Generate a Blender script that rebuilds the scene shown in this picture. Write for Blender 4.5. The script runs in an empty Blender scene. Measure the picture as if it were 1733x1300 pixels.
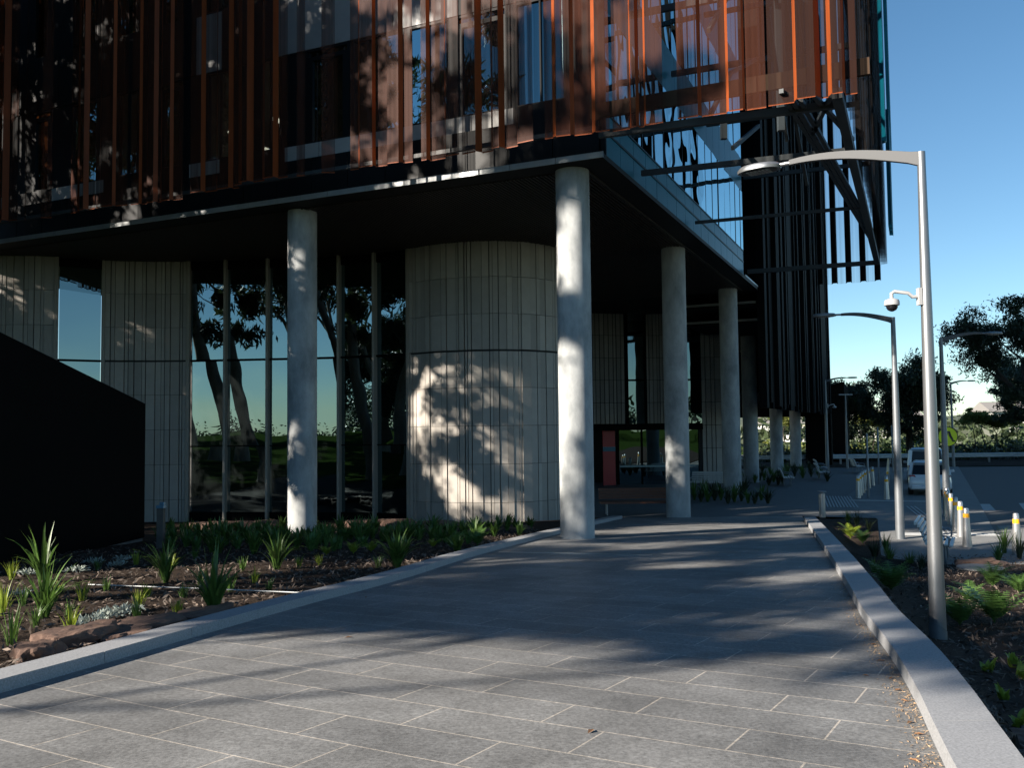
import bpy, math, random
import numpy as np
from mathutils import Vector, Matrix, noise as mnoise

# ------------------------------------------------------------------ camera, sky, sun
scene = bpy.context.scene
COL = scene.collection
EYE = 2.6
F_PX = 1504.1
PITCH, ROLL, YAW = math.radians(2.9495), math.radians(-0.6491), math.radians(24.383)
_fw = Vector((0, math.cos(PITCH), math.sin(PITCH)))
_up0 = Vector((0, -math.sin(PITCH), math.cos(PITCH)))
_ri = Vector((1, 0, 0)) * math.cos(ROLL) + _up0 * math.sin(ROLL)
_up = -Vector((1, 0, 0)) * math.sin(ROLL) + _up0 * math.cos(ROLL)
cam_data = bpy.data.cameras.new("camera")
cam_data.sensor_fit = 'HORIZONTAL'
cam_data.sensor_width = 36.0
cam_data.lens = F_PX / 1733 * 36.0
cam_data.clip_start = 0.05
cam_data.clip_end = 3000
cam = bpy.data.objects.new("camera", cam_data)
COL.objects.link(cam)
m = Matrix((_ri, _up, -_fw)).transposed().to_4x4()
m.translation = Vector((0, 0, EYE))
cam.matrix_world = m
scene.camera = cam

SUN_EL = math.radians(24)
SUN_H = Vector((-0.875, -0.485, 0)).normalized()            # towards the sun, seen from above
world = bpy.data.worlds.new("World")
scene.world = world
world.use_nodes = True
nt = world.node_tree
bg = nt.nodes["Background"]
sky = nt.nodes.new("ShaderNodeTexSky")
sky.sky_type = 'NISHITA'
sky.sun_disc = False
sky.sun_elevation = SUN_EL
sky.sun_rotation = math.atan2(SUN_H.x, SUN_H.y)
sky.air_density = 0.9
sky.dust_density = 0.0
sky.ozone_density = 2.0
tint = nt.nodes.new("ShaderNodeMix")
tint.data_type = 'RGBA'
tint.blend_type = 'MULTIPLY'
tint.inputs[0].default_value = 1.0
# the sky grows a deeper blue with height
s_co = nt.nodes.new("ShaderNodeTexCoord")
s_sep = nt.nodes.new("ShaderNodeSeparateXYZ")
s_rmp = nt.nodes.new("ShaderNodeValToRGB")
s_rmp.color_ramp.elements[0].position = 0.0
s_rmp.color_ramp.elements[0].color = (0.80, 0.92, 0.94, 1)
s_rmp.color_ramp.elements[1].position = 0.75
s_rmp.color_ramp.elements[1].color = (0.48, 0.86, 0.98, 1)
nt.links.new(s_co.outputs['Generated'], s_sep.inputs[0])
nt.links.new(s_sep.outputs['Z'], s_rmp.inputs[0])
nt.links.new(s_rmp.outputs[0], tint.inputs[7])
nt.links.new(sky.outputs[0], tint.inputs[6])
nt.links.new(tint.outputs[2], bg.inputs[0])
bg.inputs[1].default_value = 0.05

sun_data = bpy.data.lights.new("sun", 'SUN')
sun_data.energy = 5.0
sun_data.angle = math.radians(0.55)
sun_data.color = (1.0, 0.90, 0.78)
sun = bpy.data.objects.new("sun", sun_data)
COL.objects.link(sun)
sdir = Vector((SUN_H.x * math.cos(SUN_EL), SUN_H.y * math.cos(SUN_EL), math.sin(SUN_EL)))
sun.rotation_euler = sdir.to_track_quat('Z', 'Y').to_euler()
sun.location = sdir * 100

scene.view_settings.view_transform = 'Standard'
scene.view_settings.look = 'None'
scene.view_settings.gamma = 1
scene.view_settings.exposure = 1.58
scene.cycles.transparent_max_bounces = 24
scene.cycles.max_bounces = 8
scene.cycles.glossy_bounces = 4

# ------------------------------------------------------------------ frame of the building
C0 = Vector((1.54, 21.59, 0))
A = Vector((-math.cos(YAW), math.sin(YAW), 0))              # along the front, to the left
B = Vector((math.sin(YAW), math.cos(YAW), 0))               # along the right-hand side, going away
ZS = 8.94
ZG = -0.5
UP = Vector((0, 0, 1))


def W(u, v, z):
    return C0 + A * u + B * v + UP * z


def ramp_z(y):
    return min(1.6, max(ZG, 0.05 * (21 - y)))


def pt(px, py, z=ZG):
    d = _fw + _ri * ((px - 866.5) / F_PX) - _up * ((py - 650) / F_PX)
    return Vector((0, 0, EYE)) + d * ((z - EYE) / d.z)


def pty(px, py, y):
    d = _fw + _ri * ((px - 866.5) / F_PX) - _up * ((py - 650) / F_PX)
    return Vector((0, 0, EYE)) + d * (y / d.y)


# ------------------------------------------------------------------ mesh helpers
class MB:
    def __init__(self):
        self.v, self.f, self.m = [], [], []

    def face(self, pts, mi=0):
        n = len(self.v)
        self.v += [tuple(p) for p in pts]
        self.f.append(tuple(range(n, n + len(pts))))
        self.m.append(mi)

    def pane(self, pts):
        """one glass face, wound so that its front looks outwards (to the approach path)."""
        p = [Vector(q) for q in pts]
        n = (p[1] - p[0]).cross(p[2] - p[0])
        if n.dot(Vector((4, 0, EYE)) - p[0]) < 0:
            p.reverse()
        self.face(p)

    def hexa(self, b, t, mi=0):
        """b: 4 bottom points counter-clockwise, t: the 4 above."""
        n = len(self.v)
        self.v += [tuple(p) for p in b] + [tuple(p) for p in t]
        for q in ((3, 2, 1, 0), (4, 5, 6, 7), (0, 1, 5, 4), (1, 2, 6, 5), (2, 3, 7, 6), (3, 0, 4, 7)):
            self.f.append(tuple(n + i for i in q))
            self.m.append(mi)

    def box(self, c, sx, sy, sz, rz=0, mi=0):
        c = Vector(c)
        x = Vector((math.cos(rz), math.sin(rz), 0)) * sx / 2
        y = Vector((-math.sin(rz), math.cos(rz), 0)) * sy / 2
        z = UP * sz / 2
        b = [c - x - y - z, c + x - y - z, c + x + y - z, c - x + y - z]
        self.hexa(b, [p + z * 2 for p in b], mi)

    def ubox(self, u0, u1, v0, v1, z0, z1, mi=0):
        if u0 < u1:
            u0, u1 = u1, u0
        b = [W(u0, v0, z0), W(u1, v0, z0), W(u1, v1, z0), W(u0, v1, z0)]
        self.hexa(b, [p + UP * (z1 - z0) for p in b], mi)

    def bar(self, p, q, w, h, mi=0, up=None):
        p, q = Vector(p), Vector(q)
        d = (q - p).normalized()
        r = up or (UP if abs(d.z) < 0.95 else Vector((1, 0, 0)))
        s = d.cross(r).normalized() * w / 2
        t = s.cross(d).normalized() * h / 2
        b = [p - s - t, p + s - t, p + s + t, p - s + t]
        e = [x + (q - p) for x in b]
        self.hexa([b[0], b[3], b[2], b[1]], [e[0], e[3], e[2], e[1]], mi)

    def tube(self, pts, rad, n=10, mi=0, caps=True):
        pts = [Vector(p) for p in pts]
        if not hasattr(rad, '__len__'):
            rad = [rad] * len(pts)
        base = len(self.v)
        ref = None
        for i, p in enumerate(pts):
            d = (pts[min(i + 1, len(pts) - 1)] - pts[max(i - 1, 0)]).normalized()
            if ref is None:
                ref = d.orthogonal().normalized()
            ref = (ref - d * ref.dot(d)).normalized()
            s = d.cross(ref)
            for k in range(n):
                a = 2 * math.pi * k / n
                self.v.append(tuple(p + (ref * math.cos(a) + s * math.sin(a)) * rad[i]))
        for i in range(len(pts) - 1):
            for k in range(n):
                a, b2 = base + i * n + k, base + i * n + (k + 1) % n
                self.f.append((a, b2, b2 + n, a + n))
                self.m.append(mi)
        if caps:
            self.f.append(tuple(base + k for k in reversed(range(n))))
            self.m.append(mi)
            e = base + (len(pts) - 1) * n
            self.f.append(tuple(e + k for k in range(n)))
            self.m.append(mi)

    def lathe(self, c, prof, n=24, mi=0):
        c = Vector(c)
        self.tube_rings([[c + Vector((r * math.cos(2 * math.pi * k / n), r * math.sin(2 * math.pi * k / n), z))
                          for k in range(n)] for r, z in prof], mi)

    def tube_rings(self, rings, mi=0, caps=True):
        base = len(self.v)
        n = len(rings[0])
        for r in rings:
            self.v += [tuple(p) for p in r]
        for i in range(len(rings) - 1):
            for k in range(n):
                a, b2 = base + i * n + k, base + i * n + (k + 1) % n
                self.f.append((a, b2, b2 + n, a + n))
                self.m.append(mi)
        if caps:
            self.f.append(tuple(base + k for k in reversed(range(n))))
            self.m.append(mi)
            e = base + (len(rings) - 1) * n
            self.f.append(tuple(e + k for k in range(n)))
            self.m.append(mi)

    def build(self, name, mats, parent=None, smooth=False, bevel=0, origin=None):
        me = bpy.data.meshes.new(name)
        v = self.v
        if parent is not None and origin is None:
            o = parent.get('_o', (0, 0, 0))
            origin = Vector(o)
        if origin is not None and Vector(origin).length > 0:
            ox, oy, oz = origin
            v = [(a - ox, b - oy, c - oz) for a, b, c in v]
        me.from_pydata(v, [], self.f)
        if not isinstance(mats, (list, tuple)):
            mats = [mats]
        for mm in mats:
            me.materials.append(mm)
        me.polygons.foreach_set('material_index', self.m)
        if smooth:
            me.polygons.foreach_set('use_smooth', [True] * len(me.polygons))
            try:
                me.set_sharp_from_angle(angle=math.radians(40))
            except Exception:
                pass
        me.update()
        ob = bpy.data.objects.new(name, me)
        COL.objects.link(ob)
        if parent is not None:
            ob.parent = parent
        elif origin is not None:
            ob.location = origin
        if bevel:
            mod = ob.modifiers.new('bevel', 'BEVEL')
            mod.width = bevel
            mod.segments = 2
            mod.limit_method = 'ANGLE'
        return ob


def tag(o, label=None, cat=None, group=None, kind=None):
    if label:
        o['label'] = label
    if cat:
        o['category'] = cat
    if group:
        o['group'] = group
    if kind:
        o['kind'] = kind
    return o


def empty(name, loc, label, cat, group=None):
    """The Empty at a thing's base; its parts are modelled in world space and shifted under it."""
    o = bpy.data.objects.new(name, None)
    o.empty_display_size = 0.2
    COL.objects.link(o)
    o.location = loc
    o['_o'] = tuple(loc)
    return tag(o, label, cat, group)


def copy_thing(src, loc, rz, label, scale=1.0):
    def rec(o, par):
        c = o.copy()
        COL.objects.link(c)
        if par is not None:
            c.parent = par
        for ch in list(o.children):
            rec(ch, c)
        return c
    c = rec(src, None)
    c.location = loc
    c.rotation_euler = (0, 0, rz)
    c.scale = (scale, scale, scale)
    c['label'] = label
    return c


def quads(name, centers, ax, ay, mat, parent=None, origin=(0, 0, 0), cup=0.0):
    """Many free leaf faces in one mesh: half-axes ax, ay (N,3); pointed four-corner leaves."""
    N = len(centers)
    c = np.asarray(centers, np.float32) - np.asarray(origin, np.float32)
    P = np.stack([c - ay, c + ax * 0.8 - ay * 0.1, c + ay, c - ax * 0.8 - ay * 0.1], 1).reshape(-1, 3)
    me = bpy.data.meshes.new(name)
    me.vertices.add(4 * N)
    me.vertices.foreach_set('co', P.astype(np.float32).ravel())
    me.loops.add(4 * N)
    me.loops.foreach_set('vertex_index', np.arange(4 * N, dtype=np.int32))
    me.polygons.add(N)
    me.polygons.foreach_set('loop_start', np.arange(0, 4 * N, 4, dtype=np.int32))
    me.materials.append(mat)
    me.update(calc_edges=True)
    ob = bpy.data.objects.new(name, me)
    COL.objects.link(ob)
    if parent is not None:
        ob.parent = parent
    else:
        ob.location = origin
    return ob


# ------------------------------------------------------------------ materials
MATS = {}


def mat(name, color, rough=0.6, metal=0.0, var=0.0, vscale=4.0, bump=0.0, bscale=40.0, spec=0.5,
        color2=None, detail=4.0, island=0.0, stretch=None, trans=0.0, coat=0.0):
    if name in MATS:
        return MATS[name]
    M = bpy.data.materials.new(name)
    M.use_nodes = True
    t = M.node_tree
    b = t.nodes['Principled BSDF']
    b.inputs['Base Color'].default_value = (*color, 1)
    b.inputs['Roughness'].default_value = rough
    b.inputs['Metallic'].default_value = metal
    b.inputs['Specular IOR Level'].default_value = spec
    if coat:
        b.inputs['Coat Weight'].default_value = coat
        b.inputs['Coat Roughness'].default_value = 0.05
    N, L = t.nodes.new, t.links.new
    co = N('ShaderNodeTexCoord')
    vec = co.outputs['Object']
    if stretch:
        mp = N('ShaderNodeMapping')
        mp.inputs['Scale'].default_value = stretch
        L(vec, mp.inputs[0])
        vec = mp.outputs[0]
    last = None
    if var or color2:
        nz = N('ShaderNodeTexNoise')
        nz.inputs['Scale'].default_value = vscale
        nz.inputs['Detail'].default_value = detail
        nz.inputs['Roughness'].default_value = 0.65
        L(vec, nz.inputs['Vector'])
        rmp = N('ShaderNodeValToRGB')
        rmp.color_ramp.elements[0].position = 0.3
        rmp.color_ramp.elements[1].position = 0.72
        c2 = color2 or tuple(min(1, c * (1 + var)) for c in color)
        c1 = color if color2 else tuple(c * (1 - var) for c in color)
        rmp.color_ramp.elements[0].color = (*c1, 1)
        rmp.color_ramp.elements[1].color = (*c2, 1)
        L(nz.outputs['Fac'], rmp.inputs[0])
        last = rmp.outputs[0]
    if island:
        ge = N('ShaderNodeNewGeometry')
        hs = N('ShaderNodeHueSaturation')
        mr = N('ShaderNodeMapRange')
        mr.inputs[3].default_value = 1 - island
        mr.inputs[4].default_value = 1 + island
        L(ge.outputs['Random Per Island'], mr.inputs[0])
        L(mr.outputs[0], hs.inputs['Value'])
        if last:
            L(last, hs.inputs['Color'])
        else:
            hs.inputs['Color'].default_value = (*color, 1)
        last = hs.outputs[0]
    if last:
        L(last, b.inputs['Base Color'])
    if bump:
        n2 = N('ShaderNodeTexNoise')
        n2.inputs['Scale'].default_value = bscale
        n2.inputs['Detail'].default_value = 5
        L(vec, n2.inputs['Vector'])
        bp = N('ShaderNodeBump')
        bp.inputs['Strength'].default_value = bump
        bp.inputs['Distance'].default_value = 0.02
        L(n2.outputs['Fac'], bp.inputs['Height'])
        L(bp.outputs[0], b.inputs['Normal'])
    if trans:
        tl = N('ShaderNodeBsdfTranslucent')
        ms = N('ShaderNodeMixShader')
        ms.inputs[0].default_value = trans
        if last:
            L(last, tl.inputs[0])
        else:
            tl.inputs[0].default_value = (*color, 1)
        out = t.nodes['Material Output']
        L(b.outputs[0], ms.inputs[1])
        L(tl.outputs[0], ms.inputs[2])
        L(ms.outputs[0], out.inputs[0])
    MATS[name] = M
    return M


def glass(name, tintc, refl, fac, rough=0.0, wob=0.0):
    M = bpy.data.materials.new(name)
    M.use_nodes = True
    t = M.node_tree
    N, L = t.nodes.new, t.links.new
    t.nodes.remove(t.nodes['Principled BSDF'])
    out = t.nodes['Material Output']
    tr = N('ShaderNodeBsdfTransparent')
    tr.inputs[0].default_value = (*tintc, 1)
    gl = N('ShaderNodeBsdfGlossy')
    gl.inputs[0].default_value = (*refl, 1)
    gl.inputs['Roughness'].default_value = rough
    fr = N('ShaderNodeFresnel')
    fr.inputs[0].default_value = 1.5
    mr = N('ShaderNodeMapRange')
    mr.inputs[1].default_value = 0.04
    mr.inputs[3].default_value = fac
    mr.inputs[4].default_value = 1.0
    L(fr.outputs[0], mr.inputs[0])
    ms = N('ShaderNodeMixShader')
    L(mr.outputs[0], ms.inputs[0])
    L(tr.outputs[0], ms.inputs[1])
    L(gl.outputs[0], ms.inputs[2])
    if wob:
        co = N('ShaderNodeTexCoord')
        nz = N('ShaderNodeTexNoise')
        nz.inputs['Scale'].default_value = 0.55
        nz.inputs['Detail'].default_value = 1.0
        L(co.outputs['Object'], nz.inputs['Vector'])
        bp = N('ShaderNodeBump')
        bp.inputs['Strength'].default_value = 1.0
        bp.inputs['Distance'].default_value = wob
        L(nz.outputs['Fac'], bp.inputs['Height'])
        L(bp.outputs[0], gl.inputs['Normal'])
        L(bp.outputs[0], fr.inputs['Normal'])
    L(ms.outputs[0], out.inputs[0])
    return M


def perforated(name, color, hole, metal=0.6, rough=0.35, streak=True):
    """Perforated sheet metal: the holes are far below a pixel, so an even share of light passes."""
    M = bpy.data.materials.new(name)
    M.use_nodes = True
    t = M.node_tree
    N, L = t.nodes.new, t.links.new
    b = t.nodes['Principled BSDF']
    b.inputs['Base Color'].default_value = (*color, 1)
    b.inputs['Metallic'].default_value = metal
    b.inputs['Roughness'].default_value = rough
    b.inputs['Specular IOR Level'].default_value = 0.08
    tr = N('ShaderNodeBsdfTransparent')
    ms = N('ShaderNodeMixShader')
    ms.inputs[0].default_value = hole
    if streak:
        co = N('ShaderNodeTexCoord')
        mp = N('ShaderNodeMapping')
        mp.inputs['Scale'].default_value = (9, 9, 0.03)
        L(co.outputs['Object'], mp.inputs[0])
        nz = N('ShaderNodeTexNoise')
        nz.inputs['Scale'].default_value = 1.3
        nz.inputs['Detail'].default_value = 3
        L(mp.outputs[0], nz.inputs['Vector'])
        mr = N('ShaderNodeMapRange')
        mr.inputs[1].default_value = 0.3
        mr.inputs[2].default_value = 0.7
        mr.inputs[3].default_value = max(0, hole - 0.16)
        mr.inputs[4].default_value = min(1, hole + 0.16)
        L(nz.outputs['Fac'], mr.inputs[0])
        L(mr.outputs[0], ms.inputs[0])
    L(b.outputs[0], ms.inputs[1])
    L(tr.outputs[0], ms.inputs[2])
    L(ms.outputs[0], t.nodes['Material Output'].inputs[0])
    return M


def emit(name, color, s):
    M = bpy.data.materials.new(name)
    M.use_nodes = True
    b = M.node_tree.nodes['Principled BSDF']
    b.inputs['Base Color'].default_value = (*color, 1)
    b.inputs['Emission Color'].default_value = (*color, 1)
    b.inputs['Emission Strength'].default_value = s
    return M


def concrete_mat():
    M = mat('column_concrete', (0.165, 0.18, 0.185), 0.75, var=0.0, color2=(0.42, 0.435, 0.435), vscale=1.9, detail=8,
            bump=0.12, bscale=60, stretch=(1, 1, 0.45))
    return M


def paving_mat():
    M = bpy.data.materials.new('bluestone_paving')
    M.use_nodes = True
    t = M.node_tree
    N, L = t.nodes.new, t.links.new
    b = t.nodes['Principled BSDF']
    co = N('ShaderNodeTexCoord')
    mp = N('ShaderNodeMapping')
    mp.vector_type = 'TEXTURE'
    mp.inputs['Rotation'].default_value = (0, 0, math.radians(-31))
    mp.inputs['Location'].default_value = (0.13, 0.2, 0)
    L(co.outputs['Object'], mp.inputs[0])
    br = N('ShaderNodeTexBrick')
    br.offset = 0.37
    br.offset_frequency = 2
    br.inputs['Scale'].default_value = 1.0
    br.inputs['Brick Width'].default_value = 1.18
    br.inputs['Row Height'].default_value = 0.47
    br.inputs['Mortar Size'].default_value = 0.0065
    br.inputs['Mortar Smooth'].default_value = 0.2
    br.inputs['Bias'].default_value = 0.0
    br.inputs['Color1'].default_value = (0.128, 0.130, 0.130, 1)
    br.inputs['Color2'].default_value = (0.166, 0.167, 0.164, 1)
    br.inputs['Mortar'].default_value = (0.34, 0.31, 0.27, 1)
    L(mp.outputs[0], br.inputs['Vector'])
    n1 = N('ShaderNodeTexNoise')
    n1.inputs['Scale'].default_value = 1.1
    n1.inputs['Detail'].default_value = 6
    n1.inputs['Roughness'].default_value = 0.7
    L(co.outputs['Object'], n1.inputs['Vector'])
    n2 = N('ShaderNodeTexNoise')
    n2.inputs['Scale'].default_value = 34
    n2.inputs['Detail'].default_value = 6
    n2.inputs['Roughness'].default_value = 0.8
    L(co.outputs['Object'], n2.inputs['Vector'])
    r1 = N('ShaderNodeMapRange')
    r1.inputs[1].default_value = 0.3
    r1.inputs[2].default_value = 0.7
    r1.inputs[3].default_value = 0.68
    r1.inputs[4].default_value = 1.32
    L(n1.outputs['Fac'], r1.inputs[0])
    r2 = N('ShaderNodeMapRange')
    r2.inputs[1].default_value = 0.32
    r2.inputs[2].default_value = 0.68
    r2.inputs[3].default_value = 0.55
    r2.inputs[4].default_value = 1.5
    L(n2.outputs['Fac'], r2.inputs[0])
    mu = N('ShaderNodeMath')
    mu.operation = 'MULTIPLY'
    L(r1.outputs[0], mu.inputs[0])
    L(r2.outputs[0], mu.inputs[1])
    mx = N('ShaderNodeMix')
    mx.data_type = 'RGBA'
    mx.blend_type = 'MULTIPLY'
    mx.inputs[0].default_value = 1
    L(br.outputs['Color'], mx.inputs[6])
    L(mu.outputs[0], mx.inputs[7])
    L(mx.outputs[2], b.inputs['Base Color'])
    b.inputs['Roughness'].default_value = 0.62
    b.inputs['Specular IOR Level'].default_value = 0.35
    bp = N('ShaderNodeBump')
    bp.inputs['Strength'].default_value = 0.25
    bp.inputs['Distance'].default_value = 0.008
    sb = N('ShaderNodeMath')
    sb.operation = 'SUBTRACT'
    L(n2.outputs['Fac'], sb.inputs[0])
    L(br.outputs['Fac'], sb.inputs[1])
    L(sb.outputs[0], bp.inputs['Height'])
    L(bp.outputs[0], b.inputs['Normal'])
    return M


CONC = concrete_mat()
PAVE = paving_mat()
GRANITE = mat('kerb_granite', (0.255, 0.262, 0.272), 0.7, var=0.28, vscale=70, detail=3, bump=0.06, bscale=150)
TILE = mat('terracotta_tile', (0.32, 0.295, 0.262), 0.6, var=0.07, vscale=2.5, island=0.16)
JOINT = mat('dark_joint', (0.02, 0.02, 0.02), 0.8)
TRIM = mat('cream_trim', (0.27, 0.245, 0.21), 0.5, var=0.04)
BLACK = mat('black_cladding', (0.0022, 0.0023, 0.0025), 0.7, spec=0.06, var=0.2, vscale=3)
BLACKM = mat('black_corrugated_metal', (0.0035, 0.0035, 0.0038), 0.75, spec=0.08, var=0.3, vscale=1.2, stretch=(5, 5, 0.1))
SLATB = mat('black_bronze_soffit', (0.005, 0.0045, 0.004), 0.6, spec=0.2)
SLATW = mat('soffit_slat_bronze', (0.026, 0.020, 0.016), 0.5, var=0.2, vscale=8)
SLABE = mat('brushed_slab_edge', (0.26, 0.275, 0.28), 0.4, metal=0.35, var=0.12, vscale=3)
SPAN = mat('dark_spandrel', (0.007, 0.0085, 0.010), 0.4, spec=0.12, var=0.15, vscale=1)
SILL = mat('sunlit_sill', (0.36, 0.36, 0.35), 0.55, var=0.05)
STEEL = mat('painted_steel', (0.032, 0.04, 0.044), 0.5, metal=0.0, var=0.15, vscale=2)
GALV = mat('satin_aluminium', (0.24, 0.25, 0.26), 0.38, metal=0.75, var=0.07, vscale=3, stretch=(8, 8, 1))
GALVD = mat('weathered_aluminium', (0.18, 0.195, 0.21), 0.45, metal=0.55, var=0.1, vscale=3)
STAIN = mat('stainless', (0.42, 0.42, 0.42), 0.3, metal=0.7, var=0.05)
TEAL = mat('teal_sky_tinted_glass', (0.003, 0.13, 0.19), 0.35, spec=0.12, var=0.15, vscale=0.6)  # sky reflection on the glass is put into the teal base colour
COPPER = mat('copper_fold', (0.25, 0.054, 0.013), 0.5, metal=0.0, spec=0.2, var=0.25, vscale=1.5, stretch=(4, 4, 0.4), trans=0.25)
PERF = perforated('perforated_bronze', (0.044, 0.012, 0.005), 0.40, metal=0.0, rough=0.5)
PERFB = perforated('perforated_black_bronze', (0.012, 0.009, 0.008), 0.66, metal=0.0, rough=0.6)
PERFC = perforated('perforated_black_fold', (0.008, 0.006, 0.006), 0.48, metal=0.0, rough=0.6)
PERFO = perforated('perforated_open_sheet', (0.05, 0.06, 0.065), 0.80, metal=0.3)
PERFD = perforated('perforated_dark_bronze', (0.018, 0.006, 0.0035), 0.24, metal=0.0, rough=0.5)
GLASS_G = glass('ground_floor_glass', (0.10, 0.125, 0.13), (0.50, 0.70, 0.76), 0.29, wob=0.010)
GLASS_U = glass('upper_glass', (0.16, 0.19, 0.20), (0.5, 0.74, 0.80), 0.42, wob=0.012)
GLASS_R = glass('curtain_wall_glass', (0.06, 0.09, 0.10), (0.62, 0.86, 0.92), 0.62, wob=0.02)
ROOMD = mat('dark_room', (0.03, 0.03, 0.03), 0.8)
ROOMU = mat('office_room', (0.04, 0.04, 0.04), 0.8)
LAMPW = emit('fluorescent_tube', (1.0, 0.86, 0.62), 5.0)
SOIL = mat('mulch_soil', (0.014, 0.010, 0.008), 0.9, spec=0.1, color2=(0.05, 0.036, 0.027), vscale=22, detail=8, bump=0.9, bscale=45)
CHIP = mat('bark_chip', (0.085, 0.064, 0.050), 0.8, island=0.85)
GRASSM = mat('lawn_grass', (0.020, 0.038, 0.009), 0.9, spec=0.0, color2=(0.034, 0.058, 0.014), vscale=3, bump=0.5, bscale=60)
ASPH = mat('asphalt', (0.075, 0.078, 0.080), 0.85, var=0.25, vscale=60, detail=2, bump=0.2, bscale=120)
FOOT = mat('footpath_concrete', (0.165, 0.168, 0.165), 0.85, var=0.14, vscale=2.5, bump=0.1, bscale=90)
PLAZA = mat('plaza_paving', (0.085, 0.09, 0.092), 0.7, var=0.18, vscale=3)
WHITEP = mat('white_road_paint', (0.4, 0.4, 0.39), 0.8, var=0.12, vscale=8)
TACT = mat('tactile_stud_strip', (0.36, 0.37, 0.37), 0.6, var=0.1)
YELLOW = mat('reflective_orange_band', (0.95, 0.42, 0.01), 0.45)
SIGNY = mat('sign_yellow_green', (0.62, 0.72, 0.01), 0.4)
SIGNK = mat('sign_black', (0.01, 0.01, 0.01), 0.5)
BARK = mat('gum_bark', (0.16, 0.13, 0.105), 0.85, color2=(0.32, 0.28, 0.23), vscale=3, bump=0.4, bscale=14, stretch=(1, 1, 0.25))
BARKD = mat('dark_bark', (0.05, 0.04, 0.032), 0.9, var=0.3, vscale=5, bump=0.5, bscale=12)
LEAFG = mat('gum_leaf', (0.045, 0.065, 0.028), 0.55, island=0.5, trans=0.25)
LEAFD = mat('dark_leaf', (0.026, 0.042, 0.018), 0.5, island=0.55, trans=0.22)
LEAFY = mat('sunny_sapling_leaf', (0.14, 0.16, 0.03), 0.6, island=0.45, trans=0.35)
BLADE = mat('strap_leaf', (0.065, 0.125, 0.025), 0.42, island=0.45, trans=0.35)
FROND = mat('fern_frond', (0.075, 0.15, 0.035), 0.5, island=0.4, trans=0.35)
LIME = mat('lime_leaf', (0.20, 0.26, 0.03), 0.45, island=0.35, trans=0.4)
SILVER = mat('silver_groundcover', (0.24, 0.28, 0.25), 0.7, island=0.35, trans=0.2)
ROCKM = mat('sandstone_rock', (0.05, 0.028, 0.022), 0.9, color2=(0.16, 0.095, 0.065), vscale=5, detail=8, bump=0.7, bscale=9)
RED = mat('red_panel', (0.38, 0.015, 0.02), 0.4)
BLUEP = mat('blue_strip', (0.02, 0.12, 0.20), 0.4)
TIMBER = mat('dark_timber', (0.10, 0.035, 0.018), 0.55, var=0.3, vscale=6, stretch=(1, 1, 8))
WHITECAR = mat('white_car_paint', (0.62, 0.64, 0.66), 0.25, coat=0.8)
CARGLASS = mat('dark_car_glass', (0.006, 0.009, 0.012), 0.12, spec=0.25)
TYRE = mat('tyre_rubber', (0.012, 0.012, 0.012), 0.8)
TAIL = mat('red_tail_lamp', (0.30, 0.008, 0.012), 0.2, coat=0.5)
PLASTB = mat('black_plastic', (0.015, 0.015, 0.016), 0.5)
PLATE = mat('number_plate', (0.55, 0.55, 0.5), 0.4)
WALLW = mat('white_render', (0.75, 0.74, 0.70), 0.8, var=0.05)
ROOFG = mat('grey_roof', (0.2, 0.19, 0.18), 0.7)
HILLM = mat('wooded_hill', (0.035, 0.05, 0.028), 0.95, color2=(0.085, 0.10, 0.055), vscale=0.05, detail=8)
PLINTH = mat('rendered_plinth', (0.17, 0.17, 0.165), 0.8, var=0.15, vscale=3)
DRYLEAF = mat('dry_leaf', (0.20, 0.10, 0.045), 0.8, island=0.5)
SAND = mat('sandy_litter', (0.32, 0.22, 0.13), 0.9, island=0.55)

rnd = random.Random(7)
nrng = np.random.default_rng(11)

# ================================================================== SETTING
KL = [(-4.62, 4.2), (-4.10, 5.6), (-3.75, 6.57), (-3.42, 7.70), (-3.11, 8.82), (-2.80, 9.95), (-2.42, 11.2), (-2.02, 12.3), (-1.55, 13.9),
      (-0.95, 16.41), (-0.1, 19.3), (1.22, 23.3), (2.51, 27.2), (3.73, 30.6)]
KR = [(1.55, 2.6), (2.24, 4.77), (2.70, 6.13), (3.10, 7.44), (3.62, 9.38), (4.18, 11.2), (5.22, 14.67), (6.79, 20.04), (9.15, 28.23)]


def along(poly, y):
    for (x0, y0), (x1, y1) in zip(poly, poly[1:]):
        if y <= y1:
            return x0 + (x1 - x0) * (y - y0) / (y1 - y0)
    (x0, y0), (x1, y1) = poly[-2:]
    return x0 + (x1 - x0) * (y - y0) / (y1 - y0)


def left_z(x, y):
    return ramp_z(y)


def bed_r(x, y):
    far = max(ZG + 0.02, min(1.0, 0.05 * (10.2 - y)))
    t = min(1, max(0, (x - along(KR, y) - 0.3) / 0.7))
    t = t * t * (3 - 2 * t)
    return (ramp_z(y) - 0.02) * (1 - t) + far * t


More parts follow.
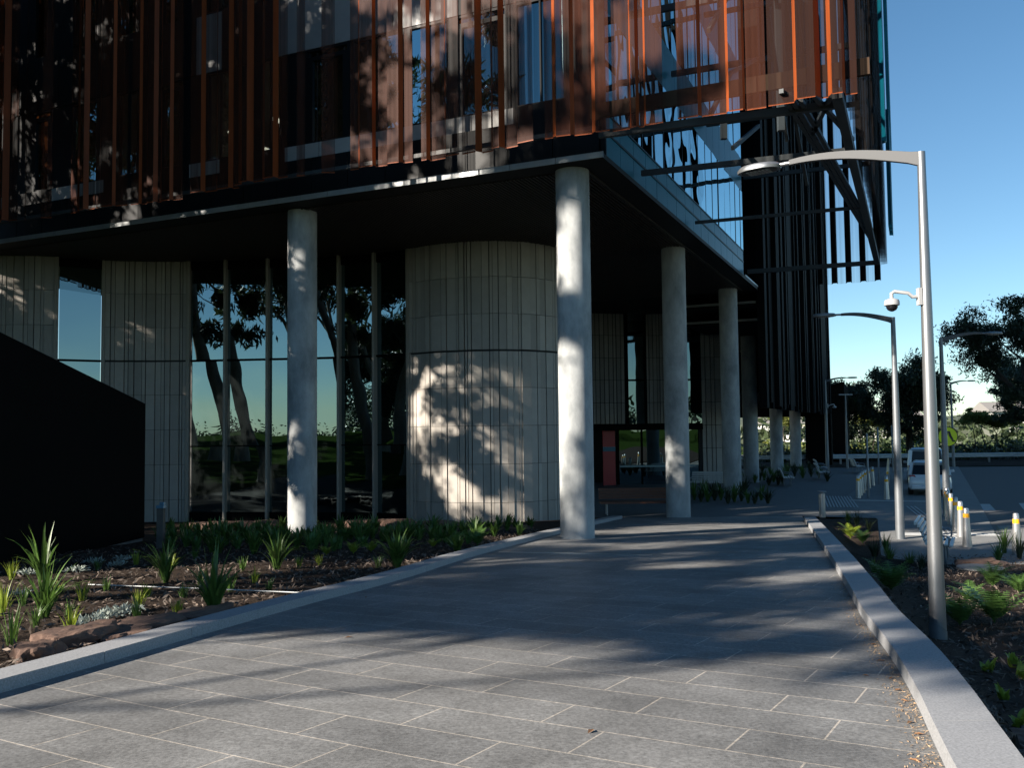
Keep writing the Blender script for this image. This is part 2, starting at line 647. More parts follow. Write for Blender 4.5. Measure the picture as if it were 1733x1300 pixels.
# --- base terrain: one sheet to the horizon
mb = MB()
xs = [-900, -400, -200, -120, -80, -60] + list(range(-50, 51, 2)) + [60, 80, 120, 200, 400, 900]
ys = [-700, -300, -120, -60] + list(range(-40, 61, 2)) + [70, 90, 130, 200, 400, 1200]
idx = {}
for j, y in enumerate(ys):
    for i, x in enumerate(xs):
        xr = along(KR, y)
        zl = ramp_z(y)
        t = min(1, max(0, (x - xr + 1.9) / 1.9))
        z = zl * (1 - t) + min(zl, ZG + (0.35 if y < 8 else 0)) * t - 0.12 - 0.12 * t
        if x < -20:
            z += 0.9 * min(1, (-20 - x) / 30)
        if x > xr + 1 or y > 19:
            z -= 0.05
        idx[i, j] = len(mb.v)
        mb.v.append((x, y, z))
for j in range(len(ys) - 1):
    for i in range(len(xs) - 1):
        mb.f.append((idx[i, j], idx[i + 1, j], idx[i + 1, j + 1], idx[i, j + 1]))
        mb.m.append(0)
tag(mb.build('lawn', GRASSM, smooth=True), kind='structure')

# --- ramp path between the kerbs
mb = MB()
n = 0
ysp = [-8, -4, 0, 2.6] + [3 + 0.75 * k for k in range(37)] + [31]
for k, y in enumerate(ysp):
    xl, xr = along(KL, y) - 0.05, along(KR, y) + 0.05
    mb.v += [(xl, y, ramp_z(y)), (xr, y, ramp_z(y))]
    if k:
        q = 2 * k
        mb.f.append((q - 2, q - 1, q + 1, q))
        mb.m.append(0)
tag(mb.build('ramp_path', PAVE), kind='structure')

# --- level plaza beyond the ramp and under the building
mb = MB()
P = [W(4.3, 2, 0), W(-8.2, 2, 0)]
mb.face([(3.3, 31, ZG - 0.002), (9.9, 31, ZG - 0.002), (12.2, 30, ZG - 0.004), (13.2, 36.5, ZG - 0.004), (40, 90, ZG - 0.004), (10, 110, ZG - 0.004), (-30, 60, ZG - 0.004), (-14, 40, ZG - 0.004)])
tag(mb.build('plaza', PLAZA), kind='structure')

# --- footpath right of the bed
mb = MB()
zf = ZG - 0.008
mb.face([(12.14, 29.9, zf), (9.7, 24.8, zf), (8.6, 21.0, zf), (9.9, 19.2, zf), (13.5, 19.2, zf), (30, 19.2, zf), (30, 21.2, zf), (13.3, 22.2, zf), (13.0, 24.0, zf), (19.3, 37.14, zf), (33, 66.1, zf), (27, 66.1, zf), (13.2, 36.5, zf)])
tag(mb.build('footpath', FOOT), kind='structure')
# --- road
mb = MB()
zr = ZG - 0.03
mb.face([(13.0, 24.0, zr), (13.6, 22.2, zr), (80, 14, zr), (140, 66, zr), (33, 66.1, zr), (19.3, 37.14, zr)])
road = tag(mb.build('road', ASPH), kind='structure')
mb = MB()
for (x0, y0), (x1, y1), (x2, y2), (x3, y3) in (((16.74, 32.3), (17.5, 32.45), (18.7, 35.1), (18.0, 35.2)), ((18.6, 32.6), (19.4, 32.7), (20.7, 35.3), (19.95, 35.3)),
                                               ((20.5, 32.8), (21.3, 32.9), (22.6, 35.5), (21.9, 35.5))):
    mb.face([(x0, y0, zr + 0.004), (x1, y1, zr + 0.004), (x2, y2, zr + 0.004), (x3, y3, zr + 0.004)])
mk = mb.build('crossing_marking', WHITEP, road)
# pale ramp pavers at the crossing
mb = MB()
mb.face([(13.45, 24.4, zr + 0.004), (13.9, 23.2, zr + 0.004), (24, 22.3, zr + 0.004), (24, 26.8, zr + 0.004), (14.9, 27.6, zr + 0.004)])
mb.build('crossing_apron', FOOT, road)
# tactile strips
mb = MB()
zt = ZG + 0.001


def strip(x0, y0, x1, y1, w, mbx, pitch=0.12):
    p, q = Vector((x0, y0, zt)), Vector((x1, y1, zt))
    d = (q - p).normalized()
    s = Vector((-d.y, d.x, 0))
    k = int(w / pitch)
    for i in range(k):
        o = s * (i - (k - 1) / 2) * pitch
        mbx.bar(p + o, q + o, 0.05, 0.012)


strip(12.6, 34.2, 14.3, 39.5, 1.3, mb)
strip(14.0, 37.3, 17.0, 36.2, 0.5, mb)
strip(11.0, 25.6, 13.6, 25.2, 0.6, mb)
strip(12.0, 24.6, 15.2, 34.2, 0.55, mb, 0.14)
tac = mb.build('tactile_paving', TACT)
tag(tac, kind='structure')
# a light stone threshold line across the ramp
mb = MB()
mb.bar((along(KL, 17.6) + 0.3, 17.9, ramp_z(17.9) + 0.002), (2.6, 16.9, ramp_z(16.9) + 0.002), 0.09, 0.012)
tag(mb.build('drain_channel', STAIN), 'thin pale drainage channel crossing the dark stone ramp', 'drain channel')


# --- garden beds
def bed(name, pts_fn, zfn, y0, y1, step, nx=14, amp=0.03):
    mbx = MB()
    ysb = np.arange(y0, y1 + 1e-6, step)
    for j, y in enumerate(ysb):
        xa, xb = pts_fn(y)
        for i in range(nx + 1):
            x = xa + (xb - xa) * i / nx
            z = zfn(x, y) + amp * mnoise.noise(Vector((x * 1.3, y * 1.3, 3))) if 0 < i < nx else zfn(x, y)
            mbx.v.append((x, y, z))
        if j:
            for i in range(nx):
                q = (j - 1) * (nx + 1) + i
                mbx.f.append((q, q + 1, q + nx + 2, q + nx + 1))
                mbx.m.append(0)
    return tag(mbx.build(name, SOIL, smooth=True), kind='structure')


def left_edge(y):
    return -16 if y < 30 else -16 + (y - 30) * 1.2


bed_left_z = lambda x, y: ramp_z(y) - 0.015
bed('garden_bed', lambda y: (left_edge(y), along(KL, y) - 0.28), bed_left_z, 3.0, 31.5, 0.75, nx=24)


def right_far(y):
    if y < 19.2:
        return 22.0
    if y < 21:
        return 9.9 - (y - 19.2) * 0.72
    return 8.6 + (y - 21) * 0.40


bed('garden_bed', lambda y: (along(KR, y) + 0.28, max(right_far(y), along(KR, y) + 0.6)), bed_r, 1.0, 29.6, 0.55, nx=30)


# --- kerbs of granite blocks
def kerb(name, line, side, w, hz, y0, y1, label, blk):
    mbx = MB()
    y = y0
    while y < y1:
        ye = min(y1, y + blk)
        cuts = [y + 0.004, (y + ye) / 2, ye - 0.004]
        for a, b2 in zip(cuts, cuts[1:]):
            x0, x1 = along(line, a), along(line, b2)
            za, zb = ramp_z(a), ramp_z(b2)
            b = [(x0, a, za - 0.15), (x0 + side * w, a - side * 0.0, za - 0.15), (x1 + side * w, b2, zb - 0.15), (x1, b2, zb - 0.15)]
            t = [(x0 + side * 0.012, a, za + hz), (x0 + side * w, a, za + hz), (x1 + side * w, b2, zb + hz), (x1 + side * 0.012, b2, zb + hz)]
            if side < 0:
                b = [b[1], b[0], b[3], b[2]]
                t = [t[1], t[0], t[3], t[2]]
            mbx.hexa(b, t)
        y = ye
    return tag(mbx.build(name, GRANITE), label, 'kerb')


kerb('granite_kerb', KL, -1, 0.34, 0.10, 3.0, 30.6, 'pale granite kerb between the dark ramp and the planted bed on the building side', 1.15)
kerb('granite_kerb', KR, 1, 0.37, 0.11, 2.6, 28.2, 'broad sunlit granite kerb on the lamp post side of the ramp', 1.3)

# ================================================================== BUILDING
bld = empty('office_building', C0, 'dark office building with copper perforated screens above a columned undercroft', 'building')
bld['_o'] = tuple(C0)
UL = 26.0                                                     # length of the front

# soffit with slats
mb = MB()
mb.ubox(UL, -0.36, -0.05, 21.5, ZS + 0.06, ZS + 0.1)
mb.ubox(UL, -1.05, -0.74, -0.07, ZS, ZS + 0.12)
mb.ubox(-0.36, -1.05, -0.07, 21.5, ZS, ZS + 0.12)
mb.ubox(UL, -1.0, 21.5, 60, ZS, ZS + 0.12)
mb.build('soffit', SLATB, bld)
mb = MB()
u = -0.40
while u < UL:
    mb.ubox(u + 0.045, u, -0.06, 21.4, ZS - 0.03, ZS + 0.058)
    u += 0.108
mb.ubox(-0.335, -0.40, -0.12, 21.4, ZS - 0.045, ZS - 0.002)
mb.build('soffit_slats', SLATW, bld)
# slab edge
mb = MB()
r2 = random.Random(3)
u = -1.06
while u < UL:
    w = r2.choice([1.2, 1.2, 0.9])
    mb.ubox(u + w - 0.012, u, -0.775 - r2.uniform(0, 0.004), -0.742, ZS + 0.005, ZS + 0.145)
    u += w
mb.build('slab_edge', SLABE, bld)
# dark spandrel under the front windows
mb = MB()
u = -0.85
while u < UL:
    mb.ubox(u + 1.18, u, -0.42 - r2.uniform(0, .004), -0.3, ZS + 0.122, 10.22)
    u += 1.2
mb.ubox(UL, -0.95, -0.72, -0.43, ZS + 0.122, ZS + 0.14)
mb.build('spandrel', SPAN, bld)

# front windows of the upper floors: openings (u_left, u_right, kind)
bays = [(25.2, 24.2, 0), (22.6, 21.4, 0), (19.4, 18.4, 1), (17.5, 16.3, 0), (15.4, 14.5, 0), (13.6, 12.6, 1), (11.7, 10.7, 0), (9.7, 8.9, 0),
        (8.0, 6.55, 1), (6.45, 4.75, 0), (4.65, 3.4, 0), (3.2, 1.7, 1), (1.5, 0.1, 0)]
GR = random.Random(21)


def front_window(u0, u1, z0, z1, kind):
    f = MB()
    f.ubox(u0, u0 - 0.07, -0.03, 0.08, z0, z1)
    f.ubox(u1 + 0.07, u1, -0.03, 0.08, z0, z1)
    f.ubox(u0 - 0.07, u1 + 0.07, -0.03, 0.08, z0, z0 + 0.07)
    f.ubox(u0 - 0.07, u1 + 0.07, -0.03, 0.08, z1 - 0.07, z1)
    if kind:
        f.ubox(u0 - 0.07, u1 + 0.07, -0.025, 0.07, z1 - 0.34, z1 - 0.22)
        f.ubox(u0 - 0.07, u0 - 0.2, -0.028, 0.075, z0 + 0.07, z1 - 0.34)
        f.ubox(u1 + 0.22, u1 + 0.07, -0.028, 0.075, z0 + 0.07, z1 - 0.34)
    else:
        f.ubox((u0 + u1) / 2 + 0.02, (u0 + u1) / 2 - 0.02, -0.02, 0.06, z0 + 0.07, z1 - 0.07)
    fr = f.build('window', SPAN, bld)
    g = MB()
    t = GR.uniform(-0.012, 0.012)
    g.pane([W(u0 - 0.05, 0.03, z0 + .05), W(u1 + 0.05, 0.03 + t, z0 + .05), W(u1 + 0.05, 0.03 + t, z1 - .05), W(u0 - 0.05, 0.03, z1 - .05)])
    g.build('pane', GLASS_U, fr, origin=C0)
    return fr


for (u0, u1, k) in bays:
    front_window(u0, u1, 10.75, 13.5, k)
for (u0, u1, k) in bays:
    front_window(u0 + .1, u1 + .1, 15.3, 18.4, k)
# wall panels between the windows, floor by floor
mb = MB()
edges = []
last = UL
for (u0, u1, k) in bays:
    edges.append((last, u0))
    last = u1
edges.append((last, -0.88))
for (e0, e1) in edges:
    for z0, z1 in ((10.75, 13.5),):
        mb.ubox(e0, e1, -0.02, 0.12, z0, z1)
    mb.ubox(e0 + .1, e1 + .1 if e1 > 0 else e1, -0.02, 0.12, 15.3, 18.4)
mb.ubox(UL, -0.88, -0.02, 0.12, 18.4, 23.5)
mb.build('upper_wall', SPAN, bld)
# spandrel panels over the first windows: lit groups coloured pale, the unlit rest coloured dark
PALEP = mat('sunlit_metal_panel', (0.24, 0.245, 0.25), 0.5, var=0.1, vscale=2)


def panel_runs(width, gap, v0, z0, z1, is_pale, names, mats):
    u, mbx, cur = -0.88, MB(), None
    while u < UL:
        pale = int(is_pale(u))
        if cur is not None and pale != cur:
            mbx.build(names[cur], mats[cur], bld)
            mbx = MB()
        cur = pale
        mbx.ubox(u + width - gap, u, v0, 0.1, z0, z1)
        u += width
    mbx.build(names[cur], mats[cur], bld)


panel_runs(1.0, .015, -0.05, 13.505, 15.295, lambda u: 2.6 < u < 8.5 or 11 < u < 12, ('spandrel_panel', 'sunlit_panel'), (SPAN, PALEP))
# sill band: sunlit stretches coloured pale, unlit stretches coloured dark
panel_runs(1.2, .02, -0.12, 10.25, 10.745, lambda u: 1.2 < u < 8.2 or 15.5 < u < 17.5 or 10.2 < u < 11.5 or 20.5 < u < 22, ('sill_band', 'sunlit_sill'), (SPAN, SILL))

# rooms behind the front windows
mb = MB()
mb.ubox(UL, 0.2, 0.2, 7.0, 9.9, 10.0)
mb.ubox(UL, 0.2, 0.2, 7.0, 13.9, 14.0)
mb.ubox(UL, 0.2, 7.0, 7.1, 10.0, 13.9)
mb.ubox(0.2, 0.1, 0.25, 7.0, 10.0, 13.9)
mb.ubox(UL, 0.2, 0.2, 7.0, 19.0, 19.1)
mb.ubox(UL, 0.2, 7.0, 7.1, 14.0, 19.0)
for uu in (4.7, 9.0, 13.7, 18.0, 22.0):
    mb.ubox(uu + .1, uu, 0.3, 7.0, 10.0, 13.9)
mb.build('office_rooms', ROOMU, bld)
for (uu, vv, L_) in ((5.8, 2.2, 1.6), (5.6, 4.0, 1.6), (7.2, 4.2, 1.2), (10.9, 2.0, 1.2), (13.0, 2.4, 1.4), (13.2, 3.8, 1.4), (14.8, 2.2, 1.4), (16.6, 2.4, 1.4), (11.2, 3.6, 1.2), (19.0, 2.6, 1.2)):
    mb = MB()
    mb.ubox(uu + 0.09, uu - 0.09, vv, vv + L_, 12.62, 12.68)
    mb.build('ceiling_light', LAMPW, bld)
# a pale roller blind behind one window
mb = MB()
mb.ubox(4.55, 3.75, 0.14, 0.16, 10.8, 13.2)
mb.build('roller_blind', mat('pale_blind', (0.62, 0.70, 0.66), 0.8, var=0.1, vscale=2), bld)

# roof / body so that the block casts its shadow
mb = MB()
mb.ubox(UL, -0.9, 0.2, 18.2, 23.4, 23.6)
mb.ubox(UL, -0.7, 17.9, 18.2, 9.1, 23.4)
mb.ubox(UL + .1, UL, -0.4, 18.2, 9.1, 23.4)
mb.ubox(UL, -0.7, 12.0, 12.2, 9.1, 23.4)
mb.build('body_wall', BLACK, bld)

# right-hand side: teal strips, curtain wall
RU = -0.98


def rpanel(mbx, v0, v1, z0, z1, off=0.0, mi=0):
    mbx.ubox(RU + 0.06, RU - off, v0, v1, z0, z1, mi)


for z0, z1, name in ((9.085, 9.66, 'teal_strip'), (9.72, 10.15, 'teal_strip'), (12.74, 14.2, 'teal_spandrel'), (17.0, 18.4, 'teal_spandrel')):
    mb = MB()
    v = -0.30
    if z0 > 12:
        v = -0.25
    while v < 18.2:
        rpanel(mb, v, min(18.3, v + 1.13), z0, z1, r2.uniform(0, 0.004))
        v += 1.15
    mb.build(name, TEAL, bld)
mb = MB()
mb.ubox(RU + .05, RU - 0.02, -0.3, 18.3, 9.662, 9.718)
mb.ubox(RU + .05, RU - 0.02, -0.3, 18.3, 10.152, 10.2)
mb.ubox(-0.86, RU - 0.02, -0.36, -0.3, 9.06, 23.4)
for v in [0.55 + 1.15 * k for k in range(16)]:
    for z0, z1 in ((10.2, 12.738), (14.202, 16.998), (18.402, 22.5)):
        mb.ubox(RU + .05, RU - 0.012, v - 0.02, v + 0.02, z0, z1)
mb.build('curtain_wall_frame', SPAN, bld)
for z0, z1 in ((10.2, 12.74), (14.2, 17.0), (18.4, 22.5)):
    v = -0.28
    while v < 18.2:
        ve = min(18.3, (0.55 if v < 0 else v + 1.15))
        mb = MB()
        t = GR.uniform(-0.014, 0.014)
        t2 = GR.uniform(-0.008, 0.008)
        mb.pane([W(RU + t, v, z0), W(RU - t, ve, z0), W(RU - t + t2, ve, z1), W(RU + t + t2, v, z1)])
        mb.build('glazing', GLASS_R, bld)
        v = ve
mb = MB()
mb.ubox(1.2, 1.1, 0.3, 18, 9.5, 23)
mb.build('inner_partition', ROOMD, bld)
# sloping end of the slab beyond the glass
mb = MB()
mb.ubox(-0.985, -1.07, 18.3, 21.6, ZS + 0.125, ZS + 0.2)
mb.build('slab_edge', SLABE, bld)
mb = MB()
mb.ubox(3.0, -0.9, 22.5, 30, 8.35, 8.55)
mb.ubox(3.0, -0.8, 24.5, 33, 7.75, 7.95)
mb.build('lower_canopy', SLATB, bld)
mb = MB()
mb.ubox(3.0, -0.8, 22.44, 22.5, 8.45, 8.56)
mb.ubox(3.0, -0.8, 24.44, 24.5, 7.85, 7.96)
mb.build('canopy_edge', SLABE, bld)

# columns
RC = 0.415


def column(u, v, zb, zt_, lab=None):
    c = W(u, v, 0)
    mbx = MB()
    prof = [(RC, zb - 0.3), (RC, zb + 0.0), (RC, 2), (RC, 4.5), (RC, 6.7), (RC, zt_)]
    mbx.lathe((c.x, c.y, 0), prof, 48)
    o = mbx.build('column', CONC, bld, smooth=True)
    if lab:
        o['label'] = lab
    return o


column(0, 0, 0, ZS, 'concrete column at the corner with sun patches')
for (u, v) in ((8.4, 0.3), (0.1, 10.39), (0.15, 20.67), (1.0, 31), (1.0, 41.2), (1.0, 51.5), (1.0, 62)):
    column(u, v, ZG, ZS)

# ---- ground floor wall of vertical terracotta battens
PL = [(24.5, -0.6), (21.65, 0.51), (20.1, 1.57), (19.2, 2.8), (17.9, 3.75), (16.7, 4.35), (15.3, 4.83), (13.76, 5.3), (12.4, 5.72), (11.16, 6.02), (9.77, 6.2), (8.29, 6.11),
      (7.12, 5.94), (5.83, 6.07), (4.91, 6.45), (4.18, 7.2), (3.72, 8.26), (3.62, 9.4), (4.2, 10.8), (5.6, 12.0), (8.0, 13.0), (12, 13.6)]


def smooth_line(P, sub=12):
    out = []
    for i in range(len(P) - 1):
        p0 = P[max(i - 1, 0)]
        p1, p2 = P[i], P[i + 1]
        p3 = P[min(i + 2, len(P) - 1)]
        for k in range(sub):
            t = k / sub
            out.append(tuple(0.5 * (2 * p1[a] + (p2[a] - p0[a]) * t + (2 * p0[a] - 5 * p1[a] + 4 * p2[a] - p3[a]) * t * t + (3 * p1[a] - p0[a] - 3 * p2[a] + p3[a]) * t ** 3) for a in (0, 1)))
    out.append(P[-1])
    return out


SL = smooth_line(PL)
cum = [0.0]
for a_, b_ in zip(SL, SL[1:]):
    cum.append(cum[-1] + math.hypot(b_[0] - a_[0], b_[1] - a_[1]))


def at_s(s, off=0.0):
    s = max(0, min(cum[-1] - 1e-4, s))
    i = max(0, int(np.searchsorted(cum, s)) - 1)
    t = (s - cum[i]) / (cum[i + 1] - cum[i])
    a_, b_ = SL[i], SL[i + 1]
    du, dv = b_[0] - a_[0], b_[1] - a_[1]
    L_ = math.hypot(du, dv)
    # the line is walked towards smaller u, so outward is to its left-hand side
    nu, nv = -dv / L_, du / L_
    q = (a_[0] + du * t, a_[1] + dv * t)
    return q, (nu, nv), off


def s_of(u, v):
    return cum[min(range(len(SL)), key=lambda i: (SL[i][0] - u) ** 2 + (SL[i][1] - v) ** 2)]


NSIGN = 1.0


def wall_pt(s, off, z):
    (u, v), (nu, nv), _ = at_s(s)
    return W(u + nu * off * NSIGN, v + nv * off * NSIGN, z)


ROWS = [ZG - 0.3, 0.78, 2.05, 3.33, 4.60, 5.27, 6.52, 7.73, ZS]
ROWS = [ZG - 0.3, 0.20, 1.47, 2.74, 4.01, 5.25, 6.48, 7.72, ZS - 0.01]


def tile_wall(name, s0, s1, seed, rows=ROWS, parent=bld):
    r = random.Random(seed)
    mbx = MB()
    s = s0
    group = 0
    while s < s1 - 0.03:
        w = r.choice([0.10, 0.14, 0.14, 0.20, 0.26, 0.34])
        w = min(w, s1 - s)
        gap = 0.012 if r.random() < 0.55 else 0.03
        d = r.choice([0.05, 0.065, 0.05, 0.08, 0.035])
        for z0, z1 in zip(rows, rows[1:]):
            zz0, zz1 = z0 + 0.007, z1 - 0.007
            if abs(z0 - 5.25) < 0.01:
                zz0 = z0 + 0.035
            if abs(z1 - 5.25) < 0.01:
                zz1 = z1 - 0.035
            a0, a1 = s, s + w - gap
            b = [wall_pt(a0, d, zz0), wall_pt(a1, d, zz0), wall_pt(a1, -0.02, zz0), wall_pt(a0, -0.02, zz0)]
            mbx.hexa(b, [p + UP * (zz1 - zz0) for p in b])
        s += w
    o = mbx.build(name, TILE, parent)
    back = MB()
    ss = s0
    while ss < s1 - 1e-3:
        se = min(s1, ss + 0.3)
        b = [wall_pt(ss, 0.0, rows[0]), wall_pt(se, 0.0, rows[0]), wall_pt(se, -0.2, rows[0]), wall_pt(ss, -0.2, rows[0])]
        back.hexa(b, [p + UP * (rows[-1] - rows[0]) for p in b])
        ss = se
    back.build('backing', JOINT, o, origin=C0)
    return o


def mullion(s, w=0.09, d=0.16, m_=TRIM):
    mbx = MB()
    b = [wall_pt(s - w / 2, d, ZG - .3), wall_pt(s + w / 2, d, ZG - .3), wall_pt(s + w / 2, -0.05, ZG - .3), wall_pt(s - w / 2, -0.05, ZG - .3)]
    mbx.hexa(b, [p + UP * (ZS - ZG + .29) for p in b])
    return mbx.build('mullion', m_, bld, bevel=0.012)


def glazed(s0, s1, nlow=True):
    fr = None
    for nm, z0, z1, d in (('shopfront_window', 5.215, 5.285, 0.05), ('sill', ZG - 0.2, ZG + 0.25, 0.03), ('midrail', 2.10, 2.14, 0.0), ('head', ZS - 0.35, ZS - 0.02, 0.02)):
        f = MB()
        b = [wall_pt(s0, d, z0), wall_pt(s1, d, z0), wall_pt(s1, -0.06, z0), wall_pt(s0, -0.06, z0)]
        f.hexa(b, [p + UP * (z1 - z0) for p in b])
        if fr is None:
            fr = f.build(nm, BLACK, bld)
        else:
            f.build(nm, BLACK, fr, origin=C0)
    for z0, z1 in ((ZG + 0.25, 2.10), (2.14, 5.215), (5.285, ZS - 0.35)):
        g = MB()
        t = GR.uniform(-0.012, 0.012)
        p, q = wall_pt(s0 + 0.03, -0.02 + t, z0), wall_pt(s1 - 0.03, -0.02 - t, z0)
        g.pane([p, q, q + UP * (z1 - z0), p + UP * (z1 - z0)])
        g.build('pane', GLASS_G, fr, origin=C0)


sA, sB, sC, sD = s_of(20.1, 1.57), s_of(19.2, 2.8), s_of(16.72, 4.33), s_of(8.29, 6.11)
tile_wall('tile_wall', 0.0, sA, 5)
tile_wall('tile_wall', sB, sC, 6)
tile_wall('tile_wall', sD, s_of(5.6, 12.0), 8)
for s in (sA, sB, sC + 0.05, sD - 0.05):
    mullion(s, 0.13, 0.13)
glazed(sA + 0.06, sB - 0.06)
ms = [sC + 0.11, s_of(15.3, 4.83), s_of(13.76, 5.3), s_of(12.45, 5.7), s_of(11.16, 6.02), s_of(9.77, 6.2), sD - 0.11]
for s in ms[1:-1]:
    mullion(s, 0.09, 0.20)
for a_, b_ in zip(ms, ms[1:]):
    glazed(a_ + 0.02, b_ - 0.02)

# dark room behind the shopfront
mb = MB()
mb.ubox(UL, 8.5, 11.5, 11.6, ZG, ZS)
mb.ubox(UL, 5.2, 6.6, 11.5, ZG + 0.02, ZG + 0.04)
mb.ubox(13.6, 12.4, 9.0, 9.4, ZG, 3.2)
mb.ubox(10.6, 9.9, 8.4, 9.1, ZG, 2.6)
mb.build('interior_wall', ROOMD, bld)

# ---- lobby deep under the soffit
LB = [(8.9, 25.3), (8.17, 25.83), (7.16, 26.69), (5.86, 27.42), (4.4, 28.1), (3.12, 28.68), (2.24, 29.17)]


def lob(u, off, z):
    """point on the slanting lobby wall line by its u."""
    for (u0, v0), (u1, v1) in zip(LB, LB[1:]):
        if u1 <= u <= u0:
            v = v0 + (v1 - v0) * (u - u0) / (u1 - u0)
            break
    else:
        (u0, v0), (u1, v1) = (LB[0], LB[1]) if u > LB[0][0] else (LB[-2], LB[-1])
        v = v0 + (v1 - v0) * (u - u0) / (u1 - u0)
    return W(u - 0.5 * off, v - 0.86 * off, z)


def lob_box(mbx, u0, u1, o0, o1, z0, z1, mi=0):
    b = [lob(u0, o1, z0), lob(u1, o1, z0), lob(u1, o0, z0), lob(u0, o0, z0)]
    mbx.hexa(b, [p + UP * (z1 - z0) for p in b], mi)


def lob_tiles(u0, u1, z0, seed):
    r = random.Random(seed)
    mbx = MB()
    back = MB()
    lob_box(back, u0, u1, -0.1, 0.0, z0, ZS)
    u = u0
    while u > u1 + 0.02:
        w = min(r.choice([0.14, 0.2, 0.26, 0.3]), u - u1)
        d = r.choice([0.05, 0.08])
        zz = z0
        for zr_ in [x for x in (1.47, 2.74, 4.01, 5.25, 6.48, 7.72, ZS - 0.01) if x > z0 + .1]:
            lob_box(mbx, u, u - w + 0.035, 0.0, d, zz + 0.012, zr_ - 0.012)
            zz = zr_
        u -= w
    o = mbx.build('tile_wall', TILE, bld)
    back.build('backing', JOINT, o, origin=C0)


lob_tiles(8.6, 7.0, 2.85, 31)
lob_tiles(5.95, 4.6, 2.85, 32)
lob_tiles(3.2, 2.0, ZG, 33)
mb = MB()
lob_box(mb, 9.5, 3.2, -0.3, 0.12, 2.5, 2.84)
lob_box(mb, 7.0, 6.85, -0.1, 0.1, 2.85, ZS)
lob_box(mb, 6.05, 5.95, -0.1, 0.1, 2.85, ZS)
lob_box(mb, 7.0, 5.9, -0.05, 0.05, 5.2, 5.3)
lob_box(mb, 4.6, 3.2, -0.05, 0.05, 5.2, 5.3)
lob_box(mb, 4.6, 3.2, -0.05, 0.05, 4.0, 4.05)
lob_box(mb, 12, 8.6, -0.3, 0.0, ZG, ZS)
lob_box(mb, 7.35, 7.25, -0.6, -0.4, ZG, 2.5)
lob_box(mb, 6.2, 6.1, -0.6, -0.4, ZG, 2.5)
mb.build('lobby_frame', BLACK, bld)
for (u0, u1, z0, z1, o_) in ((6.85, 6.05, 2.85, 5.2, 0.0), (6.85, 6.05, 5.3, ZS, 0.0), (4.6, 3.2, 2.85, 5.2, 0.0), (4.6, 3.2, 5.3, ZS, 0.0), (7.25, 3.25, ZG, 2.5, -0.5)):
    g = MB()
    p, q = lob(u0, o_, z0), lob(u1, o_, z0)
    g.pane([p, q, q + UP * (z1 - z0), p + UP * (z1 - z0)])
    g.build('lobby_glazing', GLASS_G, bld)
mb = MB()
lob_box(mb, 7.2, 3.3, -0.49, -0.46, 0.45, 0.55)
mb.build('door_rail', mat('door_manifestation', (0.25, 0.36, 0.38), 0.5), bld)
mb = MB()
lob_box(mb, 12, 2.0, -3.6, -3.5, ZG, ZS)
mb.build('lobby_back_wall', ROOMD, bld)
t = empty('information_panel', lob(7.7, -0.3, ZG), 'tall dark red panel with a blue strip beside the lobby doors', 'panel')
mb = MB()
lob_box(mb, 8.0, 7.45, -0.38, -0.3, ZG, 2.48)
mb.build('panel', RED, t)
mb = MB()
lob_box(mb, 8.0, 7.45, -0.305, -0.285, 1.35, 1.6)
mb.build('strip', BLUEP, t)

# ---- copper screen: folded sheets hung in front of the facade
def fold_sheet(p0, p1, seed, zt_, zb, mats, name='screen_panel', depth=0.16, flat=(0.10, 0.52), ret=0.06, zvar=0.0, out=None, wall=0.012):
    """One hanging sheet, folded in plan between p0 and p1 (u,v): wide perforated flats and narrow solid folds."""
    r = random.Random(seed)
    mbx = MB()
    d = Vector((p1[0] - p0[0], p1[1] - p0[1]))
    L_ = d.length
    d /= L_
    nrm = Vector((-d.y, d.x))
    s = 0.0
    lvl = r.choice([0, 1])
    zb0 = zb + r.uniform(-zvar, zvar)

    def w2(s_, off, z):
        q = Vector(p0) + d * s_ + nrm * off
        return W(q.x, q.y, z)
    while s < L_ - 1e-3:
        w = min(r.uniform(*flat), L_ - s)
        if L_ - s - w < 0.2:
            w = L_ - s
        o0 = lvl * depth
        mbx.face([w2(s, o0, zb0), w2(s + w, o0, zb0), w2(s + w, o0, zt_), w2(s, o0, zt_)], 0)
        # solid hem on the bottom edge
        mbx.face([w2(s, o0 - .006, zb0 - 0.02), w2(s + w, o0 - .006, zb0 - 0.02), w2(s + w, o0 - .006, zb0 + 0.015), w2(s, o0 - .006, zb0 + 0.015)], 1)
        s += w
        if s < L_ - 1e-3:
            o1 = (1 - lvl) * depth
            rr = min(ret * r.uniform(0.5, 1.6), L_ - s)
            mbx.face([w2(s, o0, zb0), w2(s + rr, o1, zb0), w2(s + rr, o1, zt_), w2(s, o0, zt_)], 1)
            s += rr
            lvl = 1 - lvl
    return mbx.build(name, mats, bld)


VS = -1.8
r3 = random.Random(17)
u = 25.5
i = 0
while u > -6.9:
    opening = 5.4 < u < 8.3 or 15.6 < u < 17.6
    w = r3.uniform(0.2, 0.3) if opening else r3.uniform(1.0, 2.0)
    ue = max(u - w, -6.98)
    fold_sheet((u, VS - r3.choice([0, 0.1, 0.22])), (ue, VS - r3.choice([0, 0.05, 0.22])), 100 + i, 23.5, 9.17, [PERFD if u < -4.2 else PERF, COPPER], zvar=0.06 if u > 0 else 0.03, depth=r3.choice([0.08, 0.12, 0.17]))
    # an open gap now and then
    u = ue - (r3.uniform(0.5, 0.8) if opening else r3.uniform(0.02, 0.10) if r3.random() < 0.5 else r3.uniform(0.15, 0.5))
    i += 1
